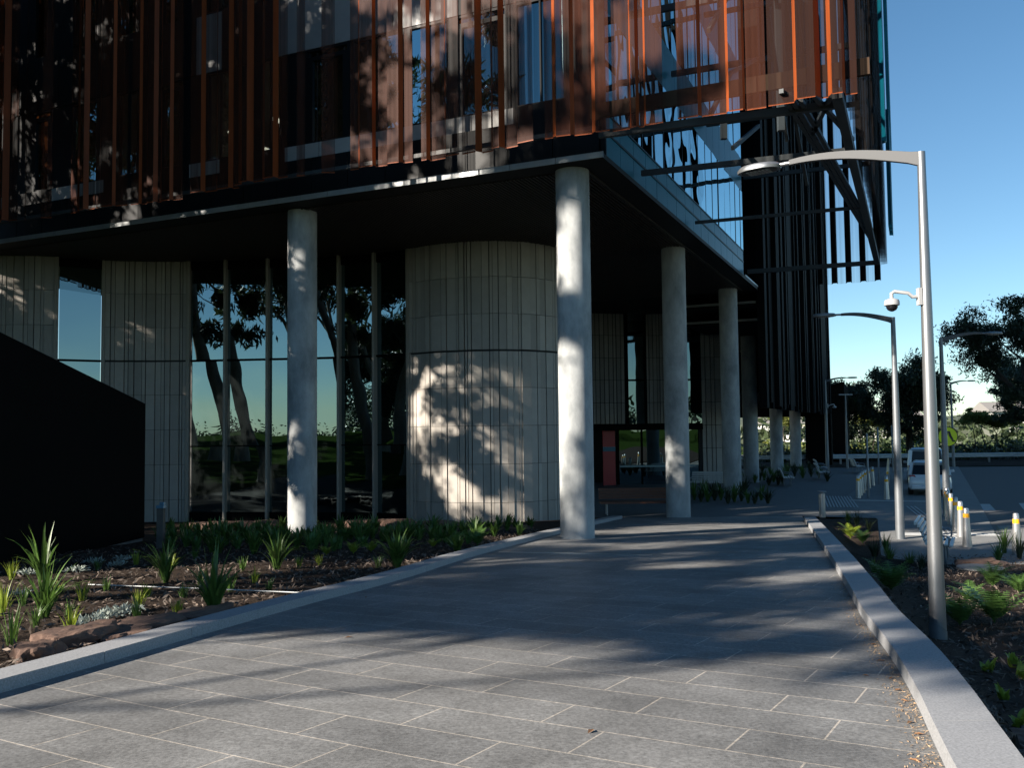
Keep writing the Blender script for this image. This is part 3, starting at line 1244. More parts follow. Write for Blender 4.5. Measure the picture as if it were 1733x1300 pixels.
# right-hand screen, its panels stand parallel to the side of the building
UB = -6.42
v = -1.6
i = 0
while v < 19.0:
    w = 1.9
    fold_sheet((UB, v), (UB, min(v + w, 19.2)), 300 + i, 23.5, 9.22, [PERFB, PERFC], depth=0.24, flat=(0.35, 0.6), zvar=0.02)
    v += w + 0.05
    i += 1
for i, (v0, v1, zb, zt_) in enumerate(((6.5, 8.2, 10.9, 18.0), (12.0, 14.4, 9.4, 13.4), (16.0, 17.5, 13, 23))):
    fold_sheet((UB - 0.45, v0), (UB - 0.45, v1), 340 + i, zt_, zb, [TEAL, TEAL], depth=0.12)  # outer panels, the skylight on them coloured in as teal
# return screen at the far end, seen against the sky
u = -3.45
mb = MB()
i = 0
while u > -6.35:
    # one bay: open sheet, solid trapezoid fold
    p = [(u, 20.6), (u - 0.33, 20.6), (u - 0.42, 20.3), (u - 0.56, 20.3)]
    zb = 8.78 + 0.0 * i
    for k in range(3):
        a_, b_ = p[k], p[k + 1]
        mb.face([W(*a_, zb), W(*b_, zb), W(*b_, 23.5), W(*a_, 23.5)], 0 if k == 0 else 1)
    mb.face([W(u - 0.56, 20.3, zb), W(u - 0.58, 20.6, zb), W(u - 0.58, 20.6, 23.5), W(u - 0.56, 20.3, 23.5)], 1)
    u -= 0.58
    i += 1
mb.build('screen_panel', [PERFO, BLACKM], bld)['label'] = 'open folded return screen letting the sky through'

# steel outriggers and bracing that carry the side screen
steel = []


def beam(p, q, w=0.13, h=0.16, m_=STEEL, name='outrigger'):
    mbx = MB()
    mbx.bar(p, q, w, h)
    return mbx.build(name, m_, bld)


ZB = 9.35
beam(W(-1.1, -1.15, ZB), W(-6.3, -0.75, ZB))
beam(W(-1.1, 2.3, ZB), W(-6.3, 2.7, ZB), .11, .14)
beam(W(-1.1, 8.6, ZB), W(-6.3, 8.9, ZB), .08, .10)
beam(W(-1.1, 18.6, ZB - .05), W(-6.35, 18.9, ZB - .05), .14, .18)
for p, q in (((-5.25, -2.0), (-6.28, 15.2)), ((-5.38, -1.75), (-6.3, 13.4)), ((-5.55, -1.3), (-6.28, 11.57)), ((-5.8, -1.6), (-6.36, 1.9)), ((-6.15, -1.3), (-5.55, 1.0))):
    beam(W(*p, ZB + 0.02), W(*q, ZB + 0.02), .09, .09, STEEL, 'brace')
beam(W(-6.27, -1.5, ZB - 0.02), W(-6.27, 19.0, ZB - 0.02), .20, .22, STEEL, 'edge_beam')
for zz in (13.4, 17.4):
    for v in (-0.9, 1.7, 6, 11, 18.5):
        beam(W(-1.05, v, zz), W(-6.3, v + .2, zz), .12, .16)
    beam(W(-6.27, -1.5, zz), W(-6.27, 19, zz), .16, .2, STEEL, 'edge_beam')
for k, (v0, v1) in enumerate(((-0.9, 1.7), (1.7, 6.0))):
    for z0, z1 in ((9.5, 11.4), (11.4, 13.4), (13.4, 15.4)):
        beam(W(-3.6, v0, z0), W(-3.6, v1, z1), .08, .1, STEEL, 'brace')
        beam(W(-4.9, v1, z0), W(-4.9, v0, z1), .08, .1, STEEL, 'brace')
for v, uu in ((-1.2, -6.2), (0.6, -3.6), (0.6, -4.9)):
    beam(W(uu, v, 9.4), W(uu, v, 23), .14, .14, STEEL, 'hanger')
beam(W(-1.05, -1.55, 9.75), W(-6.9, -1.55, 9.75), .1, .34, mat('bronze_walkway', (0.05, 0.03, 0.018), 0.6, spec=0.1), 'walkway')
beam(W(24.0, -1.35, 9.45), W(-1.05, -1.35, 9.45), .08, .1, STEEL, 'screen_rail')

# ---- second wing going away: black corrugated screen above its columns
wing = empty('corrugated_wing', W(-1, 22, ZG), 'black corrugated wing hanging over the far row of columns', 'building')
mb = MB()
r4 = random.Random(5)
v = 21.9
while v < 56.0:
    w = r4.uniform(0.25, 0.9)
    ve = min(56.0, v + w)
    o_ = r4.choice([0, 0.12, 0.25, 0.35])
    zb = 3.5 + r4.choice([0, 0, 0.12, 0.3])
    mb.ubox(-0.95, -1.05 - o_, v, ve, zb, 36.0)
    v = ve
mb.build('corrugated_screen', BLACKM, wing)
mb = MB()
mb.ubox(12, -0.9, 56.0, 56.6, 3.4, 36.0)
mb.ubox(0.6, -1.35, 54.6, 56.05, ZG, 3.6)
mb.ubox(12, -0.94, 22.2, 56, 35.6, 36)
mb.ubox(12, -0.94, 21.9, 22.2, 9.0, 36)
mb.build('end_wall', BLACK, wing)
mb = MB()
mb.ubox(12, -0.9, 33, 56, 4.6, 4.7)
mb.build('undercroft_wall', BLACK, wing)
mb = MB()
c = W(1.6, 34.5, 0)
mb.lathe((c.x, c.y, 0), [(0.13, ZG), (0.13, 5)], 16)
mb.build('downpipe', STEEL, wing, smooth=True)

# ---- black gabled block further off
g0 = pt(1403, 790)
blk = empty('dark_building', pty(1420, 776, 78), 'plain black block with a sloping roofline standing beyond the second wing', 'building')
p0, p1, p2 = pty(1400, 776, 78), pty(1432, 776, 76), pty(1439, 776, 84)
h0, h1 = pty(1402, 658, 78).z, pty(1432, 648, 76).z
mb = MB()
p3 = p0 + (p2 - p1)
mb.hexa([p0 - UP, p1 - UP, p2 - UP, p3 - UP], [Vector((p0.x, p0.y, h0)), Vector((p1.x, p1.y, h1)), Vector((p2.x, p2.y, h1)), Vector((p3.x, p3.y, h0))])
mb.build('wall', BLACK, blk)
mb = MB()
q0, q1 = Vector((p0.x, p0.y, h0 + .04)), Vector((p1.x, p1.y, h1 + .04))
mb.bar(q0, q1, 0.2, 0.12)
mb.build('parapet', BLACKM, blk)

# ---- black blade wall at the left with a pale plinth
bw = empty('blade_wall', Vector((-9.3, 21.5, 0)), 'black sloping-topped garden wall on a pale plinth in the planted bed', 'wall')
ea, eb = Vector((-9.2, 22.3, 0)), Vector((-9.95, 13.6, 0))
top_a = 2.6 + (734 - 683) / F_PX * 22.3


def blade(mbx, off0, off1, z0, z1a, z1b, ext=0.0):
    d = (eb - ea).normalized()
    s = Vector((-d.y, d.x, 0))
    if s.x > 0:
        s = -s
    a0, b0 = ea + s * off0 - d * ext, eb + s * off0 + d * ext
    a1, b1 = ea + s * off1 - d * ext, eb + s * off1 + d * ext
    mbx.hexa([b0 + UP * z0, a0 + UP * z0, a1 + UP * z0, b1 + UP * z0], [b0 + UP * z1b, a0 + UP * z1a, a1 + UP * z1a, b1 + UP * z1b])


zl = pty(0, 566, 16.9).z
d_ = (22.3 - 16.9)
zb_end = top_a + (zl - top_a) * (22.3 - 13.6) / d_
mb = MB()
blade(mb, 0.0, 0.5, 0.02, top_a, zb_end)
mb.build('wall', BLACK, bw, bevel=0.01)
mb = MB()
blade(mb, 0.05, 0.45, -0.5, 0.018, 0.018)
mb.build('plinth', PLINTH, bw)

# ================================================================== STREET FURNITURE
def street_lamp(base, h, arm_dir, arm_len, label, big=False, r=0.095, droop=0.0):
    base = Vector(base)
    t_ = empty('street_lamp', base, label, 'street lamp', 'lamps with curved arms')
    a = Vector(arm_dir).normalized()
    mbx = MB()
    pr = [(r, -0.1), (r, 0), (r * 0.92, h * 0.15), (r * 0.72, h * 0.6), (r * 0.50, h * 0.985), (r * 0.5, h + 0.05)]
    mbx.lathe(base, pr, 24)
    mbx.build('pole', GALV if big else GALVD, t_, smooth=True)
    if big:
        mbx = MB()
        n_ = 24
        rings = []
        for zf, k in ((-0.1, 0), (0.16, 1)):
            rings.append([base + Vector((1.04 * r * math.cos(2 * math.pi * i / n_), 1.04 * r * math.sin(2 * math.pi * i / n_), zf + k * 0.07 * math.cos(2 * math.pi * i / n_ + 2.6))) for i in range(n_)])
        mbx.tube_rings(rings)
        mbx.build('base_sleeve', GALVD, t_, smooth=True)
    # curved flat arm
    mbx = MB()
    top = base + UP * (h - 0.04)
    K = 12
    P_ = []
    for k in range(K + 1):
        f = k / K
        P_.append(top + a * (arm_len * f) + UP * (arm_len * (0.17 * math.sin(f * math.pi * 0.56))))
    side = a.cross(UP).normalized()
    rings = []
    for k, p in enumerate(P_):
        f = k / K
        hh = 0.075 * (1 - f) + 0.035 * f if k else 0.09
        ww = 0.04
        d = (P_[min(k + 1, K)] - P_[max(k - 1, 0)]).normalized()
        nn = d.cross(side).normalized()
        rings.append([p + side * ww + nn * hh, p - side * ww + nn * hh, p - side * ww - nn * hh, p + side * ww - nn * hh])
    mbx.tube_rings(rings)
    mbx.build('arm', mat('matt_grey_arm', (0.085, 0.088, 0.092), 0.6, spec=0.2), t_, bevel=0.006)
    # lamp head: flat oval dish
    e = P_[-1]
    hd = empty_none = None
    mbx = MB()
    hl, hw = 0.32, 0.18
    c_ = e + a * (hl + 0.12)
    rings = []
    for zz, s_ in ((0.055, 0.55), (0.045, 0.86), (0.0, 1.0), (-0.035, 0.97), (-0.036, 0.86)):
        rings.append([c_ + a * (hl * s_ * math.cos(q)) + side * (hw * s_ * math.sin(q)) + UP * zz for q in [2 * math.pi * i / 28 for i in range(28)]])
    mbx.tube_rings(rings)
    mbx.tube([e - a * 0.05, e + a * 0.18], 0.03, 10)
    hdo = mbx.build('lamp_head', GALV if big else GALVD, t_, smooth=True)
    mbx = MB()
    ring0 = [c_ + a * (hl * .8 * math.cos(q)) + side * (hw * .8 * math.sin(q)) - UP * 0.040 for q in [2 * math.pi * i / 28 for i in range(28)]]
    mbx.tube_rings([ring0, [p - UP * 0.006 for p in ring0]])
    for i in range(6):
        for j in range(4):
            p = c_ + a * ((i - 2.5) * 0.055) + side * ((j - 1.5) * 0.05) - UP * 0.05
            mbx.bar(p - a * 0.02, p + a * 0.02, 0.035, 0.01, 1)
    mbx.build('lens', [PLASTB, mat('led_lens', (0.35, 0.36, 0.36), 0.2)], hdo, origin=base)
    return t_


L1 = Vector((5.17, 11.0, -0.04))
# the near lamp's arm swings left over the ramp and a little away
p_head = pty(1308, 262, 12.1)
top1 = pty(1541, 262, 11.0)
dv = Vector((p_head.x - top1.x, p_head.y - top1.y, 0))
street_lamp(L1, 6.02, dv, dv.length - 0.1, 'tall silver lamp nearest the ramp, rising from the mulch with its arm to the left', True, 0.098)
street_lamp((10.58, 24.52, ZG), 6.05, (-1, 0.3, 0), 1.35, 'second silver lamp beside the slatted seat, its arm reaching left', False, 0.12)
street_lamp((14.81, 30.55, ZG), 6.05, (1, 0.1, 0), 1.5, 'lamp at the road edge crossing the yellow sign, arm reaching right over the road', False, 0.12)
street_lamp((21.05, 59.68, ZG), 6.15, (1, -0.1, 0), 1.35, 'lamp standing against the far corner of the black wing, arm reaching right', False, 0.12)
street_lamp((32.63, 66.04, ZG), 6.2, (1, 0.1, 0), 1.2, 'farthest curved lamp, beside the guardrail right of the yellow sign', False, 0.11)


def pole_top(z, base, lab):
    base = Vector(base)
    t_ = empty('light_pole', base, lab, 'pole')
    mbx = MB()
    mbx.lathe(base, [(0.09, 0), (0.075, z * .6), (0.05, z)], 12)
    mbx.build('pole', GALVD, t_, smooth=True)
    mbx = MB()
    mbx.box(base + UP * (z + 0.04), 1.0, 0.2, 0.1)
    mbx.build('lamp_head', GALVD, t_)


pole_top(pty(1428, 669, 66).z - ZG, (24.75, 66, ZG), 'straight pole with a flat bar head in front of the black gabled block')


# cctv cameras
def cctv(at_, out, s, label):
    at_, a = Vector(at_), Vector(out).normalized()
    t_ = empty('security_camera', at_, label, 'security camera', 'cameras fixed on lamp posts')
    mbx = MB()
    mbx.bar(at_ - UP * .13 * s, at_ + UP * .13 * s, 0.10 * s, 0.05 * s)
    mbx.tube([at_, at_ + a * .10 * s - UP * 0.0, at_ + a * .16 * s + UP * 0.06 * s, at_ + a * .36 * s + UP * .09 * s, at_ + a * .40 * s + UP * .06 * s, at_ + a * .40 * s - UP * .01 * s], 0.028 * s, 10)
    mbx.build('bracket', mat('camera_white', (0.34, 0.34, 0.34), 0.4), t_, smooth=True)
    c_ = at_ + a * .40 * s - UP * 0.01 * s
    mbx = MB()
    mbx.lathe(c_, [(0.03 * s, 0.0), (0.10 * s, -0.03 * s), (0.112 * s, -0.06 * s), (0.112 * s, -0.11 * s), (0.09 * s, -0.12 * s)], 24)
    mbx.build('housing', MATS['camera_white'], t_, smooth=True)
    mbx = MB()
    mbx.lathe(c_ - UP * .12 * s, [(0.085 * s, 0), (0.082 * s, -0.03 * s), (0.06 * s, -0.065 * s), (0.02 * s, -0.085 * s)], 20)
    mbx.build('dome', mat('camera_dome', (0.01, 0.01, 0.012), 0.08), t_, smooth=True)


pc = pty(1550, 502, 11.0)
cctv((L1.x - 0.085, 11.0, pc.z), (-1, 0.15, 0), 0.82, 'white dome camera on the tall near lamp post')
cctv((21.15, 59.62, pty(1403, 687, 59.7).z), (1, -0.1, 0), 1.1, 'small white camera on the lamp post by the far black corner')

# bollards
def make_bollard(label):
    t_ = empty('bollard', (0, 0, 0), label, 'bollard', 'tapered steel bollards along the crossing')
    mbx = MB()
    mbx.lathe((0, 0, 0), [(0.118, -0.05), (0.118, 0.01), (0.10, 0.25), (0.080, 0.72), (0.079, 0.73)], 20)
    mbx.lathe((0, 0, 0), [(0.070, 0.83), (0.062, 0.955), (0.05, 0.968)], 20)
    mbx.build('post', STAIN, t_, smooth=True)
    mbx = MB()
    mbx.lathe((0, 0, 0), [(0.079, 0.73), (0.0735, 0.83)], 20)
    mbx.build('band', YELLOW, t_, smooth=True)
    return t_


bol_a = [((11.55, 22.83), 'nearest bollard of the row that lines the road kerb'),
         ((12.43, 24.88), 'second bollard in the row lining the road kerb'),
         ((13.0, 26.3), 'third bollard in the row lining the road kerb'),
         ((13.6, 27.8), 'fourth bollard in the row lining the road kerb'),
         ((14.15, 29.1), 'fifth bollard in the row lining the road kerb'),
         ((14.7, 30.3), 'bollard closest to the lamp that crosses the yellow sign'),
         ((12.01, 21.39), 'single bollard at the right edge, set apart beside tufted grass'),
         ((14.85, 38.44), 'nearest bollard of the short row left of the thin poles'),
         ((15.5, 39.9), 'second bollard of the short row left of the thin poles'),
         ((16.2, 41.4), 'third bollard of the short row left of the thin poles'),
         ((16.95, 43.0), 'fourth bollard of the short row left of the thin poles'),
         ((17.7, 44.5), 'last bollard of the short row left of the thin poles'),
         ((18.63, 46.26), 'lone bollard between the two thin poles'),
         ((15.74, 37.66), 'lone bollard just left of the white hatchback')]
proto = None
for (x, y), lab in bol_a:
    if proto is None:
        proto = make_bollard(lab)
        proto.location = (x, y, ZG)
    else:
        copy_thing(proto, (x, y, ZG), 0, lab)

# barrier with an orange top edge beside the car
t = empty('hand_barrier', (19.6, 47.5, ZG), 'low pale barrier of posts with an orange top rail running away beside the cars', 'barrier')
pa, pb = Vector((17.2, 41.0, ZG)), Vector((24.2, 57.5, ZG))
mb = MB()
for k in range(12):
    p = pa.lerp(pb, k / 11)
    mb.bar(p, p + UP * 0.86, 0.10, 0.10)
mb.build('posts', STAIN, t)
mb = MB()
mb.bar(pa + UP * 0.92, pb + UP * 0.92, 0.09, 0.11)
mb.build('top_rail', YELLOW, t)

for (x, y, h, lab) in ((15.26, 38.38, 2.75, 'thin grey pole in front of the short bollard row'), (19.32, 47.13, 3.0, 'thin grey pole right of the lone bollard'), (25.0, 58.7, 3.1, 'thin grey pole farthest off, near the end of the barrier')):
    t = empty('thin_pole', (x, y, ZG), lab, 'pole', 'thin poles on the plaza')
    mb = MB()
    mb.lathe((x, y, ZG), [(0.045, 0), (0.042, h), (0.03, h + .02)], 10)
    mb.build('pole', GALVD, t, smooth=True)
    mb = MB()
    mb.lathe((x, y, ZG), [(0.09, 0), (0.09, 0.015), (0.05, 0.03)], 12)
    mb.build('base_plate', GALVD, t)

# bollard light at the end of the ramp
bp_ = pt(1392, 876)
t = empty('bollard_light', bp_, 'short steel bollard light with a flat cap where the right kerb ends', 'bollard light')
mb = MB()
mb.lathe(bp_, [(0.105, 0), (0.105, 0.80)], 24)
mb.build('post', STAIN, t, smooth=True)
mb = MB()
mb.lathe(bp_, [(0.05, 0.80), (0.05, 0.86), (0.15, 0.865), (0.15, 0.885), (0.02, 0.90)], 24)
mb.build('cap', GALVD, t, smooth=True)

# slatted benches
def make_bench(label, L_=1.7, cat='bench'):
    t_ = empty('slatted_bench', (0, 0, 0), label, cat, 'slatted metal seats on the plaza')
    # profile in (y,z): seat front -> back -> top, the sitter faces -y
    prof = [(-0.30, 0.43), (-0.20, 0.45), (-0.08, 0.44), (0.04, 0.425), (0.14, 0.425), (0.20, 0.47), (0.235, 0.56), (0.265, 0.66), (0.30, 0.76), (0.345, 0.85), (0.41, 0.90)]
    for nm, pp in (('seat', prof[:5]), ('backrest', prof[5:])):
        mbx = MB()
        for i, (y, z) in enumerate(pp):
            mbx.bar((-L_ / 2, y, z), (L_ / 2, y, z), 0.075 if nm == 'seat' else 0.05, 0.03 if nm == 'seat' else 0.07)
        mbx.build(nm, mat('bench_slat', (0.48, 0.50, 0.51), 0.4, metal=0.4, var=0.08, vscale=5), t_)
    for s in (-1, 1):
        mbx = MB()
        x = s * (L_ / 2 - 0.25)
        for a_, b_ in zip(prof, prof[1:]):
            mbx.bar((x, a_[0], a_[1] - 0.04), (x, b_[0] + 0.01, b_[1] - 0.03), 0.05, 0.06)
        mbx.tube([(x, -0.16, 0.41), (x, -0.18, 0.0)], 0.025, 8)
        mbx.tube([(x, 0.16, 0.41), (x, 0.2, 0.0)], 0.025, 8)
        mbx.build('leg_frame', GALVD, t_)
        mbx = MB()
        xe = s * (L_ / 2 - 0.03)
        mbx.tube([(xe, 0.25, 0.66), (xe, 0.0, 0.65), (xe, -0.22, 0.64), (xe, -0.27, 0.58), (xe, -0.25, 0.44)], 0.02, 8)
        mbx.build('armrest', GALVD, t_)
    return t_


bspec = [((9.75, 20.6), math.radians(62), 'slatted seat beside the second lamp, seen end-on with its curled back to the left'),
         ((14.5, 47.2), math.radians(75), 'slatted seat in front of the dark planting under the black wing'),
         ((18.1, 52.2), math.radians(75), 'nearer slatted seat of the two standing close together by the far columns'),
         ((20.1, 58.2), math.radians(75), 'rear slatted seat of the two standing close together by the far columns'),
         ((22.9, 59.3), math.radians(80), 'slatted seat on its own left of the thin poles, near the black block'),
         ((9.5, 43.5), math.radians(-25), 'slatted seat half hidden behind plants at the foot of a column')]
bproto = None
for (x, y), rz, lab in bspec:
    if bproto is None:
        bproto = make_bench(lab)
        bproto.location = (x, y, ZG)
        bproto.rotation_euler = (0, 0, rz)
    else:
        copy_thing(bproto, (x, y, ZG), rz, lab)
# timber bench
tb = pt(1085, 872)
t = empty('timber_bench', tb, 'dark timber bench with thin steel legs in the lobby undercroft', 'bench')
mb = MB()
for k in range(5):
    o_ = Vector((0, 0.14 * k, 0))
    mb.box(tb + o_ + UP * 0.44, 2.9, 0.12, 0.07)
mb.build('seat', TIMBER, t)
mb = MB()
for k in range(4):
    mb.box(tb + Vector((0, 0.62 + .02 * k, 0.58 + .10 * k)), 2.9, 0.05, 0.09)
mb.build('backrest', TIMBER, t)
for sx in (-1.2, 1.2):
    for sy in (0.05, 0.5):
        mb = MB()
        mb.tube([tb + Vector((sx, sy, 0)), tb + Vector((sx, sy, 0.42))], 0.025, 8)
        mb.build('leg', STAIN, t)

# pedestrian crossing sign
sc_ = pty(1604, 739, 33.0)
t = empty('crossing_sign', (sc_.x, 33.05, ZG), 'round yellow-green sign with two walking legs, behind the road-edge lamp', 'road sign')
mb = MB()
mb.lathe((sc_.x, 33.05, ZG), [(0.035, 0), (0.035, sc_.z - ZG + 0.3)], 10)
mb.build('post', GALVD, t, smooth=True)


def disc(mbx, c, r, th, mi=0, n_=40):
    c = Vector(c)
    rings = []
    for yy in (th / 2, -th / 2):
        rings.append([c + Vector((r * math.cos(2 * math.pi * i / n_), yy, r * math.sin(2 * math.pi * i / n_))) for i in range(n_)])
    mbx.tube_rings(rings, mi)


mb = MB()
disc(mb, (sc_.x, 33.0, sc_.z), 0.37, 0.012)
sg = mb.build('sign_plate', SIGNY, t)
mb = MB()
n_ = 40
ro, ri_ = 0.372, 0.345
for i in range(n_):
    a0, a1 = 2 * math.pi * i / n_, 2 * math.pi * (i + 1) / n_
    mb.face([(sc_.x + ro * math.cos(a0), 32.99, sc_.z + ro * math.sin(a0)), (sc_.x + ro * math.cos(a1), 32.99, sc_.z + ro * math.sin(a1)),
             (sc_.x + ri_ * math.cos(a1), 32.99, sc_.z + ri_ * math.sin(a1)), (sc_.x + ri_ * math.cos(a0), 32.99, sc_.z + ri_ * math.sin(a0))])


def flat(ptsxz):
    mb.face([(sc_.x + a_, 32.988, sc_.z + b_) for a_, b_ in ptsxz])


# two striding legs and shoes
flat([(-0.075, 0.20), (0.02, 0.20), (-0.02, 0.02), (-0.13, -0.15), (-0.20, -0.10), (-0.12, 0.03)])
flat([(-0.20, -0.11), (-0.13, -0.16), (-0.10, -0.19), (-0.21, -0.185), (-0.26, -0.15)])
flat([(0.0, 0.20), (0.085, 0.20), (0.13, 0.04), (0.21, -0.12), (0.14, -0.16), (0.04, 0.02)])
flat([(0.14, -0.165), (0.21, -0.125), (0.28, -0.155), (0.26, -0.19), (0.15, -0.195)])
mb.build('walking_legs_symbol', SIGNK, sg, origin=Vector(t['_o']))

# guardrail
t = empty('guardrail', (32, 72, ZG), 'long blue-grey steel guardrail across the end of the road', 'guardrail')
mb = MB()
prof = [(0, 0.45), (-0.06, 0.50), (-0.06, 0.56), (0, 0.61), (0, 0.65), (-0.06, 0.70), (-0.06, 0.76), (0, 0.81)]
gx0, gx1 = 14.0, 95.0
for (a_, za), (b_, zb) in zip(prof, prof[1:]):
    mb.face([(gx0, 72 + a_, ZG + za), (gx1, 72 + a_, ZG + za), (gx1, 72 + b_, ZG + zb), (gx0, 72 + b_, ZG + zb)])
mb.build('rail', mat('galvanised_rail', (0.42, 0.46, 0.48), 0.5, metal=0.3, var=0.1), t)
x = gx0 + .5
while x < gx1:
    mb = MB()
    mb.box((x, 72.12, ZG + 0.38), 0.12, 0.16, 0.8)
    mb.build('post', GALVD, t)
    x += 4.0
# verge strip and kerb beyond the road
mb = MB()
mb.face([(14, 66.3, ZG + 0.02), (140, 66.3, ZG + 0.02), (140, 82, ZG + 0.02), (14, 82, ZG + 0.02)])
tag(mb.build('verge', SOIL), kind='structure')

# utility pole seen under the wing
up_ = pty(1375, 775, 95)
t = empty('utility_pole', (up_.x, up_.y, ZG - .3), 'pale utility pole with cross arms seen under the far wing', 'utility pole')
mb = MB()
mb.lathe((up_.x, up_.y, ZG - .3), [(0.2, 0), (0.15, 6.2)], 12)
mb.build('pole', mat('pale_timber_pole', (0.55, 0.55, 0.42), 0.8), t, smooth=True)
mb = MB()
for zz in (3.2, 4.4, 5.4):
    mb.box((up_.x, up_.y - .2, ZG + zz), 2.0, 0.12, 0.12)
mb.build('cross_arm', MATS['pale_timber_pole'], t)


# ---- cars
def car(base, heading, label, L_=4.3, Wd=1.78, H=1.47, suv=False):
    base = Vector(base)
    t_ = empty('parked_car', base, label, 'car', 'cars stopped at the kerb')
    f = Vector(heading).normalized()
    s = Vector((f.y, -f.x, 0))

    def P3(x, y, z):
        return base + s * x + f * y + UP * z
    # body: rings along the length (y from rear 0 to L), rounded-rectangle sections
    zt_ = 0.92 if not suv else 1.02

    def ring(y, w, z0, z1, k=0.10):
        w /= 2
        return [P3(-w + k, y, z0), P3(w - k, y, z0), P3(w, y, z0 + k), P3(w, y, (z0 + z1) / 2 + .05), P3(w - k * .5, y, z1 - k * .35), P3(w - k * 1.6, y, z1),
                P3(-w + k * 1.6, y, z1), P3(-w + k * .5, y, z1 - k * .35), P3(-w, y, (z0 + z1) / 2 + .05), P3(-w, y, z0 + k)]
    mbx = MB()
    sec = [(0.0, Wd * .80, .34, .62), (0.05, Wd * .93, .26, .80), (0.18, Wd * .985, .22, zt_), (0.9, Wd, .2, zt_ + .02), (2.2, Wd, .2, zt_ - .02), (3.1, Wd * .99, .2, zt_ - .08), (3.9, Wd * .95, .22, zt_ - .2), (4.2, Wd * .85, .28, .62), (4.3, Wd * .7, .34, .5)]
    mbx.tube_rings([ring(y * L_ / 4.3, w, a_, b_) for y, w, a_, b_ in sec])
    body = mbx.build('body', WHITECAR, t_, smooth=True)
    # cabin
    mbx = MB()
    r_ = 0.06 if suv else 0.30
    cab = [(0.10, Wd * .90, zt_ - .06), (r_ + .18, Wd * .80, H - .10), (r_ + .42, Wd * .74, H - .01), (1.5, Wd * .74, H), (2.1, Wd * .73, H - .03), (2.35, Wd * .76, H - .12), (3.15, Wd * .88, zt_ - .10)]

    def cring(y, w, z):
        w /= 2
        return [P3(-w, y, z), P3(w, y, z)]
    # roof shell as a strip with thickness, pillars by four bars, glass between
    top = cab[1:6]
    prev = None
    for y, w, z in top:
        cur = [P3(-w / 2, y, z), P3(-w / 2 + .14, y, z + .05), P3(w / 2 - .14, y, z + .05), P3(w / 2, y, z), P3(w / 2 - .05, y, z - .05), P3(-w / 2 + .05, y, z - .05)]
        if prev:
            n0 = len(mbx.v)
            mbx.v += [tuple(p) for p in prev + cur]
            for k in range(6):
                mbx.f.append((n0 + k, n0 + (k + 1) % 6, n0 + 6 + (k + 1) % 6, n0 + 6 + k))
                mbx.m.append(0)
        prev = cur
    for sx in (-1, 1):
        mbx.bar(P3(sx * Wd * .44, .12, zt_ - .05), P3(sx * Wd * .395, r_ + .2, H - .1), .12, .16)
        mbx.bar(P3(sx * Wd * .43, 3.1, zt_ - .1), P3(sx * Wd * .37, 2.3, H - .12), .07, .07)
        mbx.bar(P3(sx * Wd * .45, 1.7, zt_ - .03), P3(sx * Wd * .385, 1.7, H - .05), .06, .1)
    mbx.build('roof', WHITECAR, t_, smooth=True)
    mbx = MB()
    a0, a1 = Wd * .415, Wd * .36
    rear = [P3(-a0, .16, zt_ - .02), P3(a0, .16, zt_ - .02), P3(a1, r_ + .22, H - .13), P3(-a1, r_ + .22, H - .13)]
    mbx.face(rear)
    front = [P3(a0, 3.05, zt_ - .08), P3(-a0, 3.05, zt_ - .08), P3(-a1, 2.32, H - .12), P3(a1, 2.32, H - .12)]
    mbx.face(front)
    for sx in (-1, 1):
        mbx.face([P3(sx * Wd * .45, .2, zt_ - .03), P3(sx * Wd * .45, 3.0, zt_ - .06), P3(sx * Wd * .385, 2.3, H - .1), P3(sx * Wd * .39, r_ + .25, H - .1)])
    mbx.build('glass', CARGLASS, t_)
    for sx in (-1, 1):
        mbx = MB()
        zz = .80 if not suv else .98
        y0 = 0.03
        mbx.hexa([P3(sx * Wd * .30, y0 - .01, zz - .13), P3(sx * Wd * .455, y0 + .05, zz - .13), P3(sx * Wd * .455, y0 + .25, zz - .13), P3(sx * Wd * .30, y0 + .2, zz - .13)],
                 [P3(sx * Wd * .33, y0 + .03, zz + .09), P3(sx * Wd * .462, y0 + .09, zz + .11), P3(sx * Wd * .462, y0 + .27, zz + .11), P3(sx * Wd * .33, y0 + .2, zz + .09)])
        mbx.build('tail_light', TAIL, t_, bevel=0.02)
        mbx = MB()
        mbx.bar(P3(sx * Wd * .49, 2.75, zt_ + .02), P3(sx * (Wd * .5 + .18), 2.72, zt_ + .06), .1, .13)
        mbx.build('mirror', WHITECAR, t_, bevel=0.02)
        for yy in (.75, 3.4):
            wh = MB()
            cc = P3(sx * (Wd / 2 - .11), yy * L_ / 4.3, .32)
            wh.tube([cc - s * .11, cc - s * .08, cc + s * .08, cc + s * .11], [.28, .32, .32, .28], 20)
            w_ = wh.build('wheel', TYRE, t_, smooth=True)
            wh = MB()
            wh.tube([cc - s * .115, cc + s * .115], .19, 14)
            wh.build('rim', GALV, w_, origin=base)
    mbx = MB()
    mbx.bar(P3(-Wd * .42, -.01, .36), P3(Wd * .42, -.01, .36), .06, .16)
    mbx.build('bumper', PLASTB if suv else WHITECAR, t_, bevel=0.03)
    mbx = MB()
    mbx.bar(P3(-.19, -.02 if suv else .0, .62), P3(.19, -.02 if suv else .0, .62), .05, .11)
    mbx.build('number_plate', PLATE, t_)
    if suv:
        for sx in (-1, 1):
            mbx = MB()
            mbx.bar(P3(sx * .6, .7, H + .09), P3(sx * .6, 2.2, H + .09), .05, .05)
            mbx.build('roof_rail', PLASTB, t_)
    return t_


car((18.3, 39.2, ZG), (0.41, 0.91, 0), 'white hatchback seen from behind, stopped at the kerb behind the near lamp')
car((21.7, 46.8, ZG), (0.41, 0.91, 0), 'tall white four-wheel drive with a dark rear window, ahead of the hatchback', 4.7, 1.9, 1.86, True)

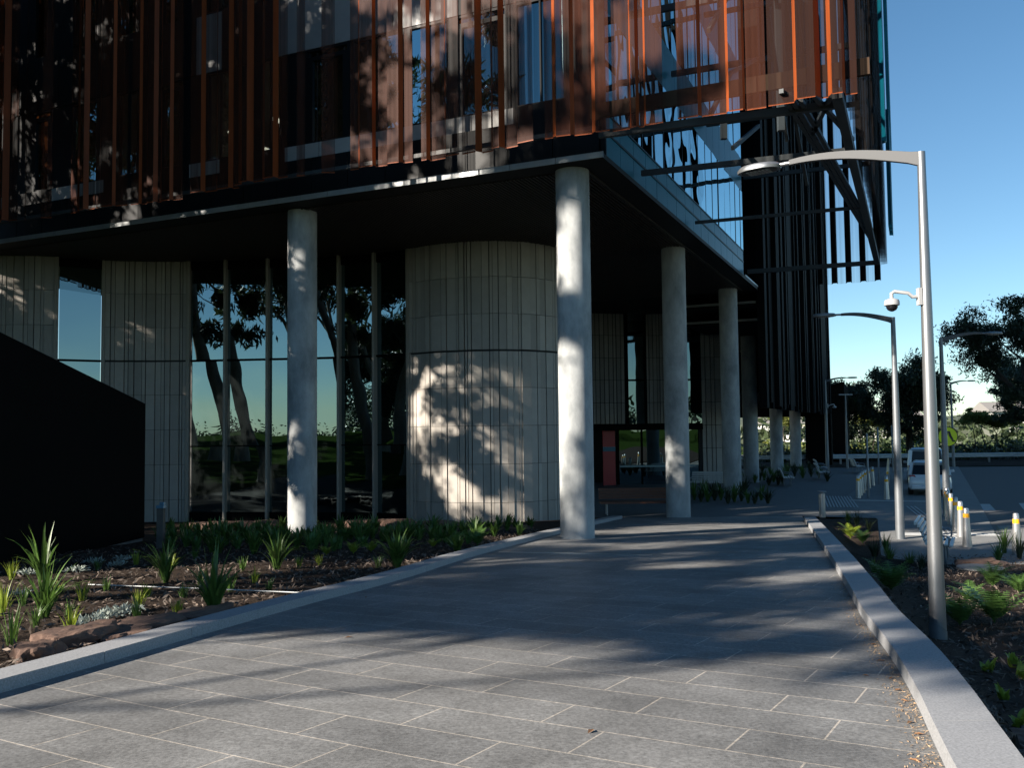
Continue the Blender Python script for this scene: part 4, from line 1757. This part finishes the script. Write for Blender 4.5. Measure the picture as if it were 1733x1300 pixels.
# access cover in the right bed
ac = Vector((9.75, 18.75, bed_r(9.75, 18.75)))
mb = MB()
mb.lathe(ac, [(0.46, -0.05), (0.46, 0.045), (0.43, 0.055), (0.02, 0.06)], 32)
tag(mb.build('access_cover', FOOT, smooth=True), 'round pale concrete access cover lying in the mulch right of the lamp', 'access cover')

# pipe and short post in the left bed
mb = MB()
q0, q1 = pt(150, 991, 0.42), pt(520, 1008, 0.46)
mb.tube([(q0.x, q0.y, ramp_z(q0.y) + .03), ((q0.x + q1.x) / 2, (q0.y + q1.y) / 2, ramp_z((q0.y + q1.y) / 2) + .035), (q1.x, q1.y, ramp_z(q1.y) + .03)], 0.008, 8)
tag(mb.build('irrigation_pipe', mat('pale_pipe', (0.34, 0.36, 0.36), 0.5), smooth=True), 'thin pale irrigation pipe lying across the mulch bed', 'pipe')
lp = pty(272, 925, 20.2)
lp.z = ramp_z(lp.y)
t = empty('marker_post', lp, 'short dark timber post with a blue metal cap beside the black blade wall', 'post')
mb = MB()
mb.box(lp + UP * 0.4, 0.15, 0.15, 0.95)
mb.build('post', mat('grey_timber', (0.09, 0.08, 0.07), 0.8, var=0.2, vscale=6), t, bevel=0.01)
mb = MB()
mb.box(lp + UP * 0.91, 0.17, 0.17, 0.07)
mb.box(lp + Vector((0.04, -0.02, 0.98)), 0.10, 0.12, 0.07)
mb.build('cap', mat('blue_cap', (0.10, 0.22, 0.32), 0.35, metal=0.4), t, bevel=0.01)

# ================================================================== PLANTS
def tree(name, base, h, label, seed, spread=0.5, bare=0.3, clumps=40, leaves=260, leaf=0.22, cr=1.1, trunk_r=0.25, lm=None, bm=None, lean=(0, 0), group=None,
         forks=2, flat_=0.6, droop=0.3, cat='tree', low=0):
    """Tapered trunk that forks into limbs; leaf faces gather in uneven clumps round the limb ends."""
    r = random.Random(seed)
    g = np.random.default_rng(seed)
    base = Vector(base)
    t_ = empty(name, base, label, cat, group)
    mbx = MB()
    tips = []

    def branch(p, d, L_, rad, depth):
        K = 4
        pts_, rr = [p], [rad]
        q = p.copy()
        dd = d.copy()
        for k in range(K):
            dd = (dd + Vector((r.uniform(-.22, .22), r.uniform(-.22, .22), r.uniform(-.05, .16)))).normalized()
            q = q + dd * (L_ / K)
            pts_.append(q.copy())
            rr.append(rad * (1 - 0.42 * (k + 1) / K))
        mbx.tube(pts_, rr, 9 if depth == 0 else 6, caps=depth == 0)
        if depth >= 3:
            tips.append(q)
            tips.append(pts_[2] + Vector((r.uniform(-.4, .4), r.uniform(-.4, .4), r.uniform(0, .4))))
            return
        n_ = forks + (1 if r.random() < .55 else 0) + (1 if depth == 0 else 0)
        a0 = r.uniform(0, 6.28)
        for k in range(n_):
            an = a0 + 6.283 * k / n_ + r.uniform(-.5, .5)
            sp = spread * r.uniform(.6, 1.5)
            nd = (dd * 0.9 + Vector((math.cos(an) * sp, math.sin(an) * sp, r.uniform(-.12, .25)))).normalized()
            st = pts_[-1] if (k < 2 or depth == 0) else pts_[2]
            if depth == 2 and k == 0:
                tips.append(pts_[3] + nd * r.uniform(.2, .8))
            branch(st.copy(), nd, L_ * r.uniform(.55, .85) * (1.0 if depth else 0.9 * (1 - bare) / max(.2, bare) * .42), rr[-1] * r.uniform(.6, .8), depth + 1)

    d0 = Vector((lean[0], lean[1], 1)).normalized()
    mbx.tube([base - UP * .4, base + UP * .25, base + UP * .6], [trunk_r * 1.5, trunk_r * 1.15, trunk_r * 1.02], 10, caps=False)
    branch(base + UP * .6, d0, h * bare, trunk_r, 0)
    zmax = max(t.z for t in tips)
    s = (h * 0.93) / max(0.1, zmax - base.z)
    # scale the limbs so the crown ends at the wanted height
    mbx.v = [((x - base.x) * s + base.x, (y - base.y) * s + base.y, (z - base.z) * s + base.z) for x, y, z in mbx.v]
    tips = [base + (t - base) * s for t in tips]
    mbx.build('trunk', bm or BARK, t_, smooth=True)
    for k in range(low):
        a_ = r.uniform(0, 6.28)
        q_ = r.uniform(.15, 1.0) * spread * h * .34
        tips.append(base + Vector((math.cos(a_) * q_, math.sin(a_) * q_, h * r.uniform(.26, .75))))
    r.shuffle(tips)
    C_, AX, AY = [], [], []
    for t in tips[:clumps]:
        R_ = cr * r.uniform(.55, 1.35)
        n_ = int(leaves * r.uniform(.5, 1.3))
        # leaves gather round a few twigs inside each clump
        tw = g.normal(0, 1, (7, 3))
        tw /= np.linalg.norm(tw, axis=1)[:, None]
        tw *= R_ * g.uniform(.35, .9, (7, 1))
        tw[:, 2] *= flat_
        c = tw[g.integers(0, 7, n_)] + g.normal(0, R_ * .22, (n_, 3)) * np.array([1, 1, .8])
        C_.append(c + np.array(t))
        a = g.normal(0, 1, (n_, 3))
        a[:, 2] -= droop * 2
        a /= np.linalg.norm(a, axis=1)[:, None]
        b_ = np.cross(a, g.normal(0, 1, (n_, 3)))
        b_ /= np.linalg.norm(b_, axis=1)[:, None]
        sz = leaf * g.uniform(.55, 1.3, (n_, 1))
        AY.append(a * sz)
        AX.append(b_ * sz * .34)
    quads('crown', np.concatenate(C_), np.concatenate(AX), np.concatenate(AY), lm or LEAFG, t_, base)
    return t_


def strap_plant(base, n_, L_, label, seed, mat_=None, width=0.03, name='strap_plant', group=None, cat='plant', up=1.0):
    r = random.Random(seed)
    base = Vector(base)
    mbx = MB()
    for k in range(n_):
        an = r.uniform(0, 6.283)
        lean_ = r.uniform(.08, .95) * (1.6 - up)
        ll = L_ * r.uniform(.55, 1.1)
        d = Vector((math.cos(an), math.sin(an), 0))
        sd = Vector((-d.y, d.x, 0))
        p = base + d * r.uniform(0, .05) - UP * .02
        K = 6
        ang = math.pi / 2 - lean_ * .45
        prev = None
        for i in range(K + 1):
            f = i / K
            w = width * (0.55 + 1.3 * f * (1 - f) * 1.7) * (1 - f ** 3) + .001
            fold = UP * 0.25 * w
            cur = (p - sd * w + fold, p, p + sd * w + fold)
            if prev:
                mbx.face([prev[0], prev[1], cur[1], cur[0]])
                mbx.face([prev[1], prev[2], cur[2], cur[1]])
            prev = cur
            p = p + (d * math.cos(ang) + UP * math.sin(ang)) * (ll / K)
            ang -= lean_ * (.16 + .34 * f)
    o = mbx.build(name, mat_ or BLADE, smooth=True, origin=base)
    return tag(o, label, cat, group)


def fern(base, n_, L_, label, seed, mat_=None, group='feathery ferns in the mulch bed by the lamp', name='fern', cat='fern'):
    r = random.Random(seed)
    base = Vector(base)
    mbx = MB()
    for k in range(n_):
        an = 6.283 * k / n_ + r.uniform(-.3, .3)
        d = Vector((math.cos(an), math.sin(an), 0))
        sd = Vector((-d.y, d.x, 0))
        p = base.copy()
        ang = r.uniform(1.0, 1.45)
        K = 13
        ll = L_ * r.uniform(.7, 1.1)
        for i in range(K):
            f = i / K
            q = p + (d * math.cos(ang) + UP * math.sin(ang)) * (ll / K)
            mbx.face([p - sd * .006, p + sd * .006, q + sd * .005, q - sd * .005])
            if i > 1:
                lw = ll * .20 * math.sin(math.pi * min(1, f * .9 + .12)) + .012
                for s in (-1, 1):
                    tip = p + sd * s * lw + (q - p) * 1.3 - UP * .15 * lw
                    mbx.face([p, p + (q - p) * .75, tip + (q - p) * .15, tip])
            p = q
            ang -= .045 + .10 * f
    o = mbx.build(name, mat_ or FROND, origin=base)
    return tag(o, label, cat, group)


def leafy(base, n_, R_, leaf, label, seed, mat_, name='low_shrub', cat='shrub', group=None, h=1.0):
    g = np.random.default_rng(seed)
    base = Vector(base)
    a = g.normal(0, 1, (n_, 3))
    a[:, 2] = np.abs(a[:, 2]) * 1.1 + .25
    a /= np.linalg.norm(a, axis=1)[:, None]
    c = a * R_ * g.uniform(.3, 1, (n_, 1))
    c[:, 2] = np.abs(c[:, 2]) * h * .8 + .03
    d = a + g.normal(0, .45, (n_, 3))
    d /= np.linalg.norm(d, axis=1)[:, None]
    e = np.cross(d, g.normal(0, 1, (n_, 3)))
    e /= np.linalg.norm(e, axis=1)[:, None]
    s = leaf * g.uniform(.6, 1.3, (n_, 1))
    o = quads(name, c + np.array(base), e * s * .42, d * s, mat_, None, base)
    return tag(o, label, cat, group)


def rock(base, sx, sy, sz, label, seed, rz=0):
    import bmesh
    bm = bmesh.new()
    bmesh.ops.create_icosphere(bm, subdivisions=4, radius=1)
    off = Vector((seed * 3.7, seed * 1.3, 0))
    for v in bm.verts:
        p = v.co.copy()
        n1 = mnoise.noise(p * 1.1 + off) * .45 + mnoise.noise(p * 2.6 + off) * .18 + mnoise.noise(p * 7 + off) * .05
        q = p * (1 + n1)
        q.z = min(q.z, .62 + .1 * mnoise.noise(p * 3 + off)) if q.z > 0 else q.z
        v.co = Vector((q.x * sx, q.y * sy, q.z * sz))
    me = bpy.data.meshes.new('rock')
    bm.to_mesh(me)
    bm.free()
    me.materials.append(ROCKM)
    o = bpy.data.objects.new('sandstone_rock', me)
    COL.objects.link(o)
    o.location = base
    o.rotation_euler = (0, 0, rz)
    return tag(o, label, 'rock', 'sandstone rocks edging the planted bed')


# --- gums on the lawn, left of the path and behind it: they throw the shade and show in the glass
gums = [((-23.0, 0.8, 1.4), 17, .28, 36, 'spreading gum tree on the lawn that shades the ramp'),
        ((-22.5, -1.2, 1.4), 13, .30, 30, 'rounded gum tree on the lawn nearest the foot of the ramp'),
        ((-21.0, 5.2, 1.2), 17, .30, 34, 'gum tree on the lawn behind the one that shades the ramp'),
        ((-25.5, 8.6, 1.3), 19, .30, 40, 'gum tree standing second in line on the lawn'),
        ((-15.0, 15.0, 0.4), 25, .36, 54, 'gum tree on the lawn beside the planted bed'),
        ((-17.5, 18.5, 0.4), 26, .36, 84, 'tallest gum tree on the lawn facing the copper screens'),
        ((-20.5, 22.5, 0.6), 27, .30, 120, 'leafy gum tree on the lawn before the left end of the screens'),
        ((-23.5, 26.0, 0.8), 27, .28, 110, 'gum tree close behind the leafy one on the lawn'),
        ((-28.0, 32.0, 1.0), 26, .30, 100, 'gum tree on the lawn level with the front of the building'),
        ((-36.0, 17.0, 1.6), 20, .33, 70, 'forked gum tree on the lawn mirrored in the ground floor glass'),
        ((-44.0, 6.0, 1.8), 21, .32, 70, 'gum tree farthest back on the lawn')]
for i, (b_, h, bare, cl, lab) in enumerate(gums):
    tree('gum_tree', b_, h, lab, 40 + i, spread=.62, bare=bare, clumps=cl, low=(0, 0, 0, 0, 0, 12, 40, 60, 40, 22, 22)[i], leaves=430 if i > 4 else 260, leaf=.25, cr=1.4 if i > 4 else 1.15, trunk_r=.17 + .005 * h, lean=((0, .02), (0, 0), (.06, -.05), (0, .05), (-.1, .05), (-.1, .1), (-.1, 0), (-.1, 0), (.05, 0), (.1, .1), (0, 0))[i],
         group='gum trees on the lawn', droop=.6)

for i, (x, y, h) in enumerate(((-52, -6, 12), (-56, 6, 13), (-50, 16, 11), (-58, 27, 13), (-54, 38, 12), (-47, -16, 11), (-64, 14, 15), (-62, -14, 14))):
    tree('bushy_tree', (x, y, 1.9), h, 'bushy tree in the belt at the back of the lawn, mirrored in glass', 140 + i, spread=.8, bare=.18, clumps=90, low=60, leaves=330, leaf=.2, cr=1.5, trunk_r=.25, lm=LEAFD, bm=BARKD, flat_=.85,
         group='bushy trees at the back of the lawn')

for i, (x, y, h) in enumerate(((-33, 12, 9), (-37, 20.5, 10), (-32, 26, 9.5), (-35, 4, 10), (-41, 14, 10.5), (-40, 28, 10))):
    tree('lawn_tree', (x, y, 1.4), h, 'low bushy tree on the lawn filling the lower mirror image in the glass', 170 + i, spread=.7, bare=.2, clumps=64, low=24, leaves=300, leaf=.19, cr=1.1, trunk_r=.16, lm=LEAFD, bm=BARKD, flat_=.8,
         group='low bushy trees on the lawn')

# --- trees beyond the road
tree('broad_tree', (37.5, 84, ZG), 9.6, 'dark spreading tree behind the guardrail, directly beyond the near lamp', 71, spread=.95, bare=.26, clumps=110, low=50, leaves=420, leaf=.19, cr=1.15, trunk_r=.3, lm=LEAFD, bm=BARKD, flat_=.8)
tree('broad_tree', (33.0, 88, ZG), 8.0, 'dark tree to the left of the spreading one, above the bollard rows', 72, spread=.85, bare=.25, clumps=70, low=26, leaves=400, leaf=.19, cr=1.1, trunk_r=.26, lm=LEAFD, bm=BARKD, flat_=.8)
tree('broad_tree', (41.5, 69.5, ZG), 13.2, 'large dark tree at the right edge with long bare limbs reaching left', 73, spread=.95, bare=.24, clumps=84, low=14, leaves=480, leaf=.175, cr=1.25, trunk_r=.38, lm=LEAFD, bm=BARKD, flat_=.8, lean=(-.1, 0))
tree('broad_tree', (50.0, 86, ZG), 10.5, 'dark tree partly behind the large one at the right edge', 74, spread=.9, bare=.25, clumps=110, low=40, leaves=420, leaf=.19, cr=1.2, trunk_r=.3, lm=LEAFD, bm=BARKD, flat_=.6)
sap_l = ['sunlit sapling behind the guardrail, first right of the yellow sign', 'sunlit sapling behind the guardrail, second right of the yellow sign', 'sunlit sapling behind the guardrail, third right of the yellow sign',
         'pale sapling seen left of the dark spreading tree', 'pale sapling close beside the black block', 'sunlit sapling under the large tree at the right edge', 'pale sapling seen between the far columns']
for i, (px, d, h) in enumerate(((1652, 92, 4.4), (1668, 96, 5.0), (1690, 92, 4.2), (1478, 96, 4.6), (1455, 98, 5.2), (1722, 100, 4.6), (1330, 105, 4.8))):
    p = pty(px, 780, d)
    tree('sapling', (p.x, p.y, ZG), h, sap_l[i], 90 + i, spread=.5, bare=.34, clumps=26, leaves=220, leaf=.15, cr=.6, trunk_r=.07, lm=LEAFY, bm=BARKD, group='saplings beyond the guardrail', forks=2)
# understorey beyond the guardrail, far wood, hills, houses
g = np.random.default_rng(5)


def foliage_mass(name, n_, xr, yr, zr_, leaf, mt, seed, lump=6.0):
    g = np.random.default_rng(seed)
    x = g.uniform(*xr, n_)
    y = g.uniform(*yr, n_)
    top = zr_[0] + (zr_[1] - zr_[0]) * np.clip(.5 + .5 * np.sin(x / lump + seed) * np.sin(x / lump * 2.3 + 1) + g.normal(0, .1, n_), 0.05, 1)
    z = zr_[0] + (top - zr_[0]) * np.sqrt(g.uniform(0, 1, n_))
    c = np.stack([x, y, z], 1)
    a = g.normal(0, 1, (n_, 3))
    a /= np.linalg.norm(a, axis=1)[:, None]
    b_ = np.cross(a, g.normal(0, 1, (n_, 3)))
    b_ /= np.linalg.norm(b_, axis=1)[:, None]
    s = leaf * g.uniform(.6, 1.4, (n_, 1))
    return tag(quads(name, c, b_ * s * .5, a * s, mt), kind='stuff')


foliage_mass('undergrowth', 9000, (20, 110), (77, 84), (ZG - .1, 1.0), .26, LEAFD, 1, 3)
foliage_mass('undergrowth', 7000, (26, 120), (95, 108), (ZG - .1, 2.0), .30, LEAFG, 2, 4)
foliage_mass('undergrowth', 2500, (26, 120), (90, 94), (ZG - .1, 1.6), .26, LEAFY, 6, 3)
foliage_mass('distant_wood', 9000, (30, 200), (150, 175), (-1, 6.5), .8, LEAFG, 3, 9)
foliage_mass('distant_wood', 60000, (-130, -85), (-110, 60), (1, 15), .34, LEAFD, 4, 17)
foliage_mass('distant_wood', 9000, (-80, 90), (-150, -110), (1, 12), .8, LEAFD, 5, 17)
mb = MB()
nx_, prev = 60, None
rows_ = []
for j, (y, k) in enumerate(((300, 0), (360, .6), (430, 1.0), (520, .5))):
    row = []
    for i in range(nx_ + 1):
        x = -150 + 700 * i / nx_
        hgt = 9 + 5 * mnoise.noise(Vector((x / 90, y / 200, 2))) + 3 * mnoise.noise(Vector((x / 22, y / 60, 5)))
        row.append(len(mb.v))
        mb.v.append((x, y, -2 + hgt * k))
    rows_.append(row)
for a_, b_ in zip(rows_, rows_[1:]):
    for i in range(nx_):
        mb.f.append((a_[i], a_[i + 1], b_[i + 1], b_[i]))
        mb.m.append(0)
tag(mb.build('hills', HILLM, smooth=True), kind='structure')
for i, (px, d, w, h, lab) in enumerate(((1700, 190, 9, 8.0, 'white gabled house far off, seen under the large right-hand tree'), (1455, 200, 9, 6.5, 'pale distant house above the short bollard row'), (1512, 210, 11, 7.0, 'pale distant house hidden by the spreading tree'), (1726, 230, 12, 9, 'pale distant house at the right edge'), (1322, 200, 10, 6, 'white distant house between the far columns'))):
    p = pty(px, 760, d)
    t = empty('house', (p.x, p.y, -1), lab, 'house', 'distant houses')
    h -= 1.8
    mb = MB()
    mb.box((p.x, p.y, -1 + h / 2), w, 8, h)
    mb.build('wall', WALLW, t)
    mb = MB()
    hw = w / 2 + .5
    z0 = -1 + h
    mb.face([(p.x - hw, p.y - 4.6, z0), (p.x + hw, p.y - 4.6, z0), (p.x + hw, p.y, z0 + 2.2), (p.x - hw, p.y, z0 + 2.2)])
    mb.face([(p.x + hw, p.y + 4.6, z0), (p.x - hw, p.y + 4.6, z0), (p.x - hw, p.y, z0 + 2.2), (p.x + hw, p.y, z0 + 2.2)])
    mb.face([(p.x - hw, p.y - 4.6, z0), (p.x - hw, p.y, z0 + 2.2), (p.x - hw, p.y + 4.6, z0)])
    mb.face([(p.x + hw, p.y - 4.6, z0), (p.x + hw, p.y + 4.6, z0), (p.x + hw, p.y, z0 + 2.2)])
    mb.build('roof', ROOFG, t)
    for k in range(3):
        mb = MB()
        mb.box((p.x - w * .3 + k * w * .3, p.y - 4.02, -1 + h * .6), 1.3, .1, 1.5)
        mb.build('window', CARGLASS, t)


# --- left bed
def lb(px, py):
    """point on the sloping left bed / ramp under a picture position."""
    d = _fw + _ri * ((px - 866.5) / F_PX) - _up * ((py - 650) / F_PX)
    t = (1.05 - EYE) / (d.z + .05 * d.y)
    p = Vector((0, 0, EYE)) + d * t
    if p.y > 31:
        return pt(px, py, ZG)
    return p


straps = [(75, 1045, 30, .60, 'tall strap-leaved plant in front of the black blade wall'),
          (280, 985, 28, .62, 'dark strap-leaved plant before the pale plinth end'),
          (362, 1035, 30, .70, 'bright strap-leaved plant closest to the left kerb'),
          (468, 962, 26, .62, 'strap-leaved plant in front of the left concrete column'),
          (672, 962, 40, .62, 'broad strap-leaved clump beside the kerb below the curved tile wall'),
          (72, 985, 22, .75, 'strap-leaved plant right against the black blade wall')]
for i, (px, py, n_, L_, lab) in enumerate(straps):
    strap_plant(lb(px, py), int(n_ * 1.5), L_ * 1.15, lab, 200 + i, width=.023 if i != 4 else .03, group='strap-leaved plants in the left bed', up=.62)
limes = [(598, 938, .20, 'lime green shrub nearest the left column'), (552, 940, .16, 'small lime tuft right of the left column'), (628, 935, .18, 'lime green shrub midway along the bed'), (733, 927, .17, 'lime tuft below the curved tile wall'),
         (768, 932, .30, 'bushy bright green shrub at the kerb below the curved wall'), (808, 925, .30, 'bushy green shrub where the bed narrows')]
for i, (px, py, R_, lab) in enumerate(limes):
    fern(lb(px, py), 12, R_ * 1.7, lab, 240 + i, LIME if i < 4 else FROND, 'bright ferny shrubs in the left bed', 'ferny_shrub', 'shrub')
tl = ['thin grass tuft', 'pale grass tuft', 'short grass tuft']
tufts = [(735, 1010, .3), (235, 1030, .26), (340, 990, .3), (20, 980, .35), (20, 1090, .4), (120, 1070, .3), (118, 1045, .24), (505, 960, .25), (165, 965, .24), (230, 955, .28), (410, 965, .25), (250, 1010, .22), (310, 1010, .2), (6, 1040, .4), (330, 945, .25), (95, 1010, .26), (180, 1000, .22), (290, 965, .3), (390, 1000, .26), (430, 985, .24), (455, 1000, .2), (140, 1015, .3), (60, 1060, .3), (540, 955, .22), (640, 960, .24), (300, 1040, .2), (40, 1025, .3)]
for i, (px, py, L_) in enumerate(tufts):
    if px == 735:
        px, py = 232, 1052
    strap_plant(lb(px, py), 26, L_, 'thin upright tuft of grass growing in the mulch of the left bed', 270 + i, LIME if i % 2 else BLADE, width=.006, name='grass_tuft', group='grass tufts in the left bed', cat='grass tuft')
for i in range(10):
    px, py = ((180, 1050), (195, 1045), (150, 1060), (215, 1040), (130, 970), (200, 960), (160, 955), (210, 950), (45, 975), (30, 1010))[i]
    leafy(lb(px, py), 90, .22, .035, 'low silvery groundcover cushion spreading over the mulch', 300 + i, SILVER, 'groundcover_cushion', 'ground cover', 'silvery groundcover cushions', h=.5)
# dense dark planting along the glass
g = np.random.default_rng(77)
k = 0
for px in range(272, 900, 12):
    top = 905 - max(0, px - 690) * .02
    for rowi in range(3):
        py = top + rowi * 13 + g.uniform(-6, 6)
        if rowi == 2 and g.uniform() < .45:
            continue
        if 475 < px < 540 and rowi == 0:
            py = 897
        if px > 800 and rowi >= 1:
            continue
        p = lb(px + g.uniform(-6, 6), py)
        strap_plant(p, 24, g.uniform(.28, .62), 'dark leafy clump in the dense planting along the ground floor glass', 400 + k, FROND if k % 3 == 0 else BLADE, width=.035, name='leafy_clump', group='dark clumps along the glass', up=.75)
        k += 1
rk = [((62, 1110), (.30, .24, .26), 'small pointed brown rock at the bottom left behind the kerb'), ((128, 1085), (.62, .36, .30), 'large tan sandstone rock behind the left kerb'), ((172, 1068), (.26, .22, .22), 'small dark rock wedged between two larger ones'),
      ((242, 1063), (.75, .34, .22), 'long dark purple-brown rock lying along the kerb'), ((330, 1046), (.70, .30, .18), 'flat tan rock tapering off along the kerb'), ((205, 1078), (.4, .28, .16), 'low tan rock touching the kerb')]
for i, ((px, py), (sx, sy, sz), lab) in enumerate(rk):
    p = lb(px, py)
    rock(p - UP * .03, sx * .8, sy * .8, sz * .8, lab, 3 + i, rz=math.radians(72))
for i, (px, py, sx, lab) in enumerate(((385, 892, .75, 'rounded rock lit orange at the foot of the glass'), (440, 890, .55, 'pale flat rock left of the column at the foot of the glass'), (340, 893, .5, 'dark rock under the first glass pane'), (612, 890, .8, 'dark rock under the glass right of the left column'), (672, 888, .6, 'dark humped rock beside the tile wall edge'),
                                       (725, 893, 1.1, 'long dark rock under the curved tile wall'), (780, 897, .9, 'second long rock under the curved tile wall'), (850, 901, 1.0, 'last low rock where the bed ends at the curved wall'))):
    p = pt(px, py + 6, -.40)
    rock(p, sx, .4, .42, lab, 30 + i, rz=math.radians(20))

# --- right bed
fr = [(1508, 1003, .55, 'bright fern growing close to the right kerb'), (1625, 1060, .42, 'fern to the right of the lamp foot'), (1683, 1055, .55, 'large fern farthest right beyond the lamp'), (1680, 995, .42, 'fern behind the large one, near the access cover'), (1590, 1045, .22, 'tiny fern at the lamp foot'),
      (1440, 912, .40, 'yellow-green fern near the end of the right kerb'), (1460, 920, .34, 'small green fern near the end of the right kerb'), (1640, 1020, .3, 'small fern between the lamp and the large fern'), (1725, 1005, .35, 'fern at the right edge of the mulch bed')]


def rb(px, py):
    p = pt(px, py, -.1)
    for _ in range(8):
        p = pt(px, py, bed_r(p.x, p.y))
    return p


for i, (px, py, L_, lab) in enumerate(fr):
    fern(rb(px, py), 19, L_ * 1.3, lab, 500 + i, LIME if i in (5,) else FROND)
ll_ = [(1672, 1140, 'lime leafy seedling in shadow near the right kerb'), (1715, 1130, 'lime leafy seedling at the right edge'), (1728, 1150, 'second lime seedling at the right edge'), (1728, 1235, 'green leafy plant at the bottom right corner'), (1700, 1190, 'small seedling above the bottom right corner')]
for i, (px, py, lab) in enumerate(ll_):
    strap_plant(rb(px, py), 9, .20, lab, 530 + i, LIME, width=.035, name='leafy_seedling', group='leafy seedlings in the right bed', up=.8)
gt = [(1700, 935, .65), (1725, 945, .7), (1690, 950, .5), (1480, 945, .55), (1505, 955, .5), (1470, 900, .5), (1540, 960, .4), (1450, 890, .5), (1435, 885, .45), (1560, 965, .4), (1500, 935, .5), (1440, 900, .4), (1480, 975, .4), (1590, 965, .35)]
for i, (px, py, L_) in enumerate(gt):
    lab_ = 'dark tussock of long grass beside the right-hand bollard' if i < 3 else 'dark grassy tussock in the shaded bed behind the right kerb'
    strap_plant(rb(px, py), 44, L_, lab_, 560 + i, LEAFD if i % 2 else BLADE, width=.010, name='grass_tussock', group='tussocks beside the bollard' if i < 3 else 'tussocks in the shaded right bed', cat='tussock', up=.95)
rock(rb(1728, 1262), .22, .18, .14, 'orange-brown rock at the bottom right corner', 60)
rock(rb(1660, 957), .6, .3, .2, 'flat dark rock at the far edge of the right bed', 61, rz=.2)

# --- planting under the columns
k = 0
for (x0, y0, x1, y1, n_) in ((1175, 850, 1300, 850, 12), (1190, 840, 1260, 838, 6), (1262, 812, 1325, 822, 9), (1290, 805, 1400, 812, 9), (1330, 798, 1370, 800, 4)):
    for i in range(n_):
        f = i / max(1, n_ - 1)
        p = pt(x0 + (x1 - x0) * f, y0 + (y1 - y0) * f + g.uniform(-4, 4), ZG)
        strap_plant(p, 26, g.uniform(.6, .95), 'dark strappy clump in the planting round the undercroft columns', 600 + k, LEAFD if k % 2 else BLADE, width=.035, name='leafy_clump', group='dark clumps round the columns', up=.8)
        k += 1

# --- bark chips, litter, fallen leaves
def chips(name, n_, pos, size, mt, seed, tilt=.5):
    g = np.random.default_rng(seed)
    c = np.array([pos(g) for _ in range(n_)])
    a = g.normal(0, 1, (n_, 3))
    a[:, 2] *= tilt
    a /= np.linalg.norm(a, axis=1)[:, None]
    b_ = np.cross(a, np.array([0, 0, 1.0]) + g.normal(0, tilt, (n_, 3)))
    b_ /= np.linalg.norm(b_, axis=1)[:, None]
    s = size * g.uniform(.4, 1.5, (n_, 1))
    return tag(quads(name, c, b_ * s * .35, a * s, mt), kind='stuff')


def posl(g):
    y = 5 + 20 * g.uniform() ** 1.4
    x = along(KL, y) - .3 - 9 * g.uniform() ** 1.2
    return (x, y, bed_left_z(x, y) + .02 + g.uniform(0, .02))


def posr(g):
    y = 4 + 17 * g.uniform() ** 1.5
    x = along(KR, y) + .4 + 6 * g.uniform() ** 1.1
    return (x, y, bed_r(x, y) + .025 + g.uniform(0, .02))


chips('bark_mulch', 16000, posl, .045, CHIP, 1)
chips('bark_mulch', 14000, posr, .042, CHIP, 2)


def posk(g):
    y = 3.5 + 9 * g.uniform() ** 1.6
    return (along(KR, y) - abs(g.normal(0, .09)) - .005, y, ramp_z(y) + .006)


chips('sandy_litter', 2600, posk, .010, SAND, 3, .3)
for i, (px, py) in enumerate(((1000, 1240), (1508, 1150), (1520, 1170), (1540, 1225), (1556, 1245), (1490, 1120), (1465, 1145), (1530, 1188), (1548, 1290), (1478, 1092), (620, 1012), (590, 1080))):
    p = lb(px, py)
    r_ = random.Random(800 + i)
    mb = MB()
    a_ = r_.uniform(0, 6.28)
    d = Vector((math.cos(a_), math.sin(a_), 0))
    sd = Vector((-d.y, d.x, 0))
    L_ = r_.uniform(.025, .045)
    p = p + UP * .006
    for s0, s1 in ((-1, 0), (0, 1)):
        mb.face([p - d * L_, p + sd * s0 * L_ * .4 + UP * (.008 if s0 else 0), p + d * L_, p + sd * s1 * L_ * .4 + UP * (.008 if s1 else 0)])
    tag(mb.build('fallen_leaf', DRYLEAF, origin=p), 'curled brown leaf lying alone in the middle of the sunlit ramp' if i == 0 else 'small dry brown leaf lying on the dark stone ramp', 'leaf', 'fallen leaves on the ramp' if i else None)
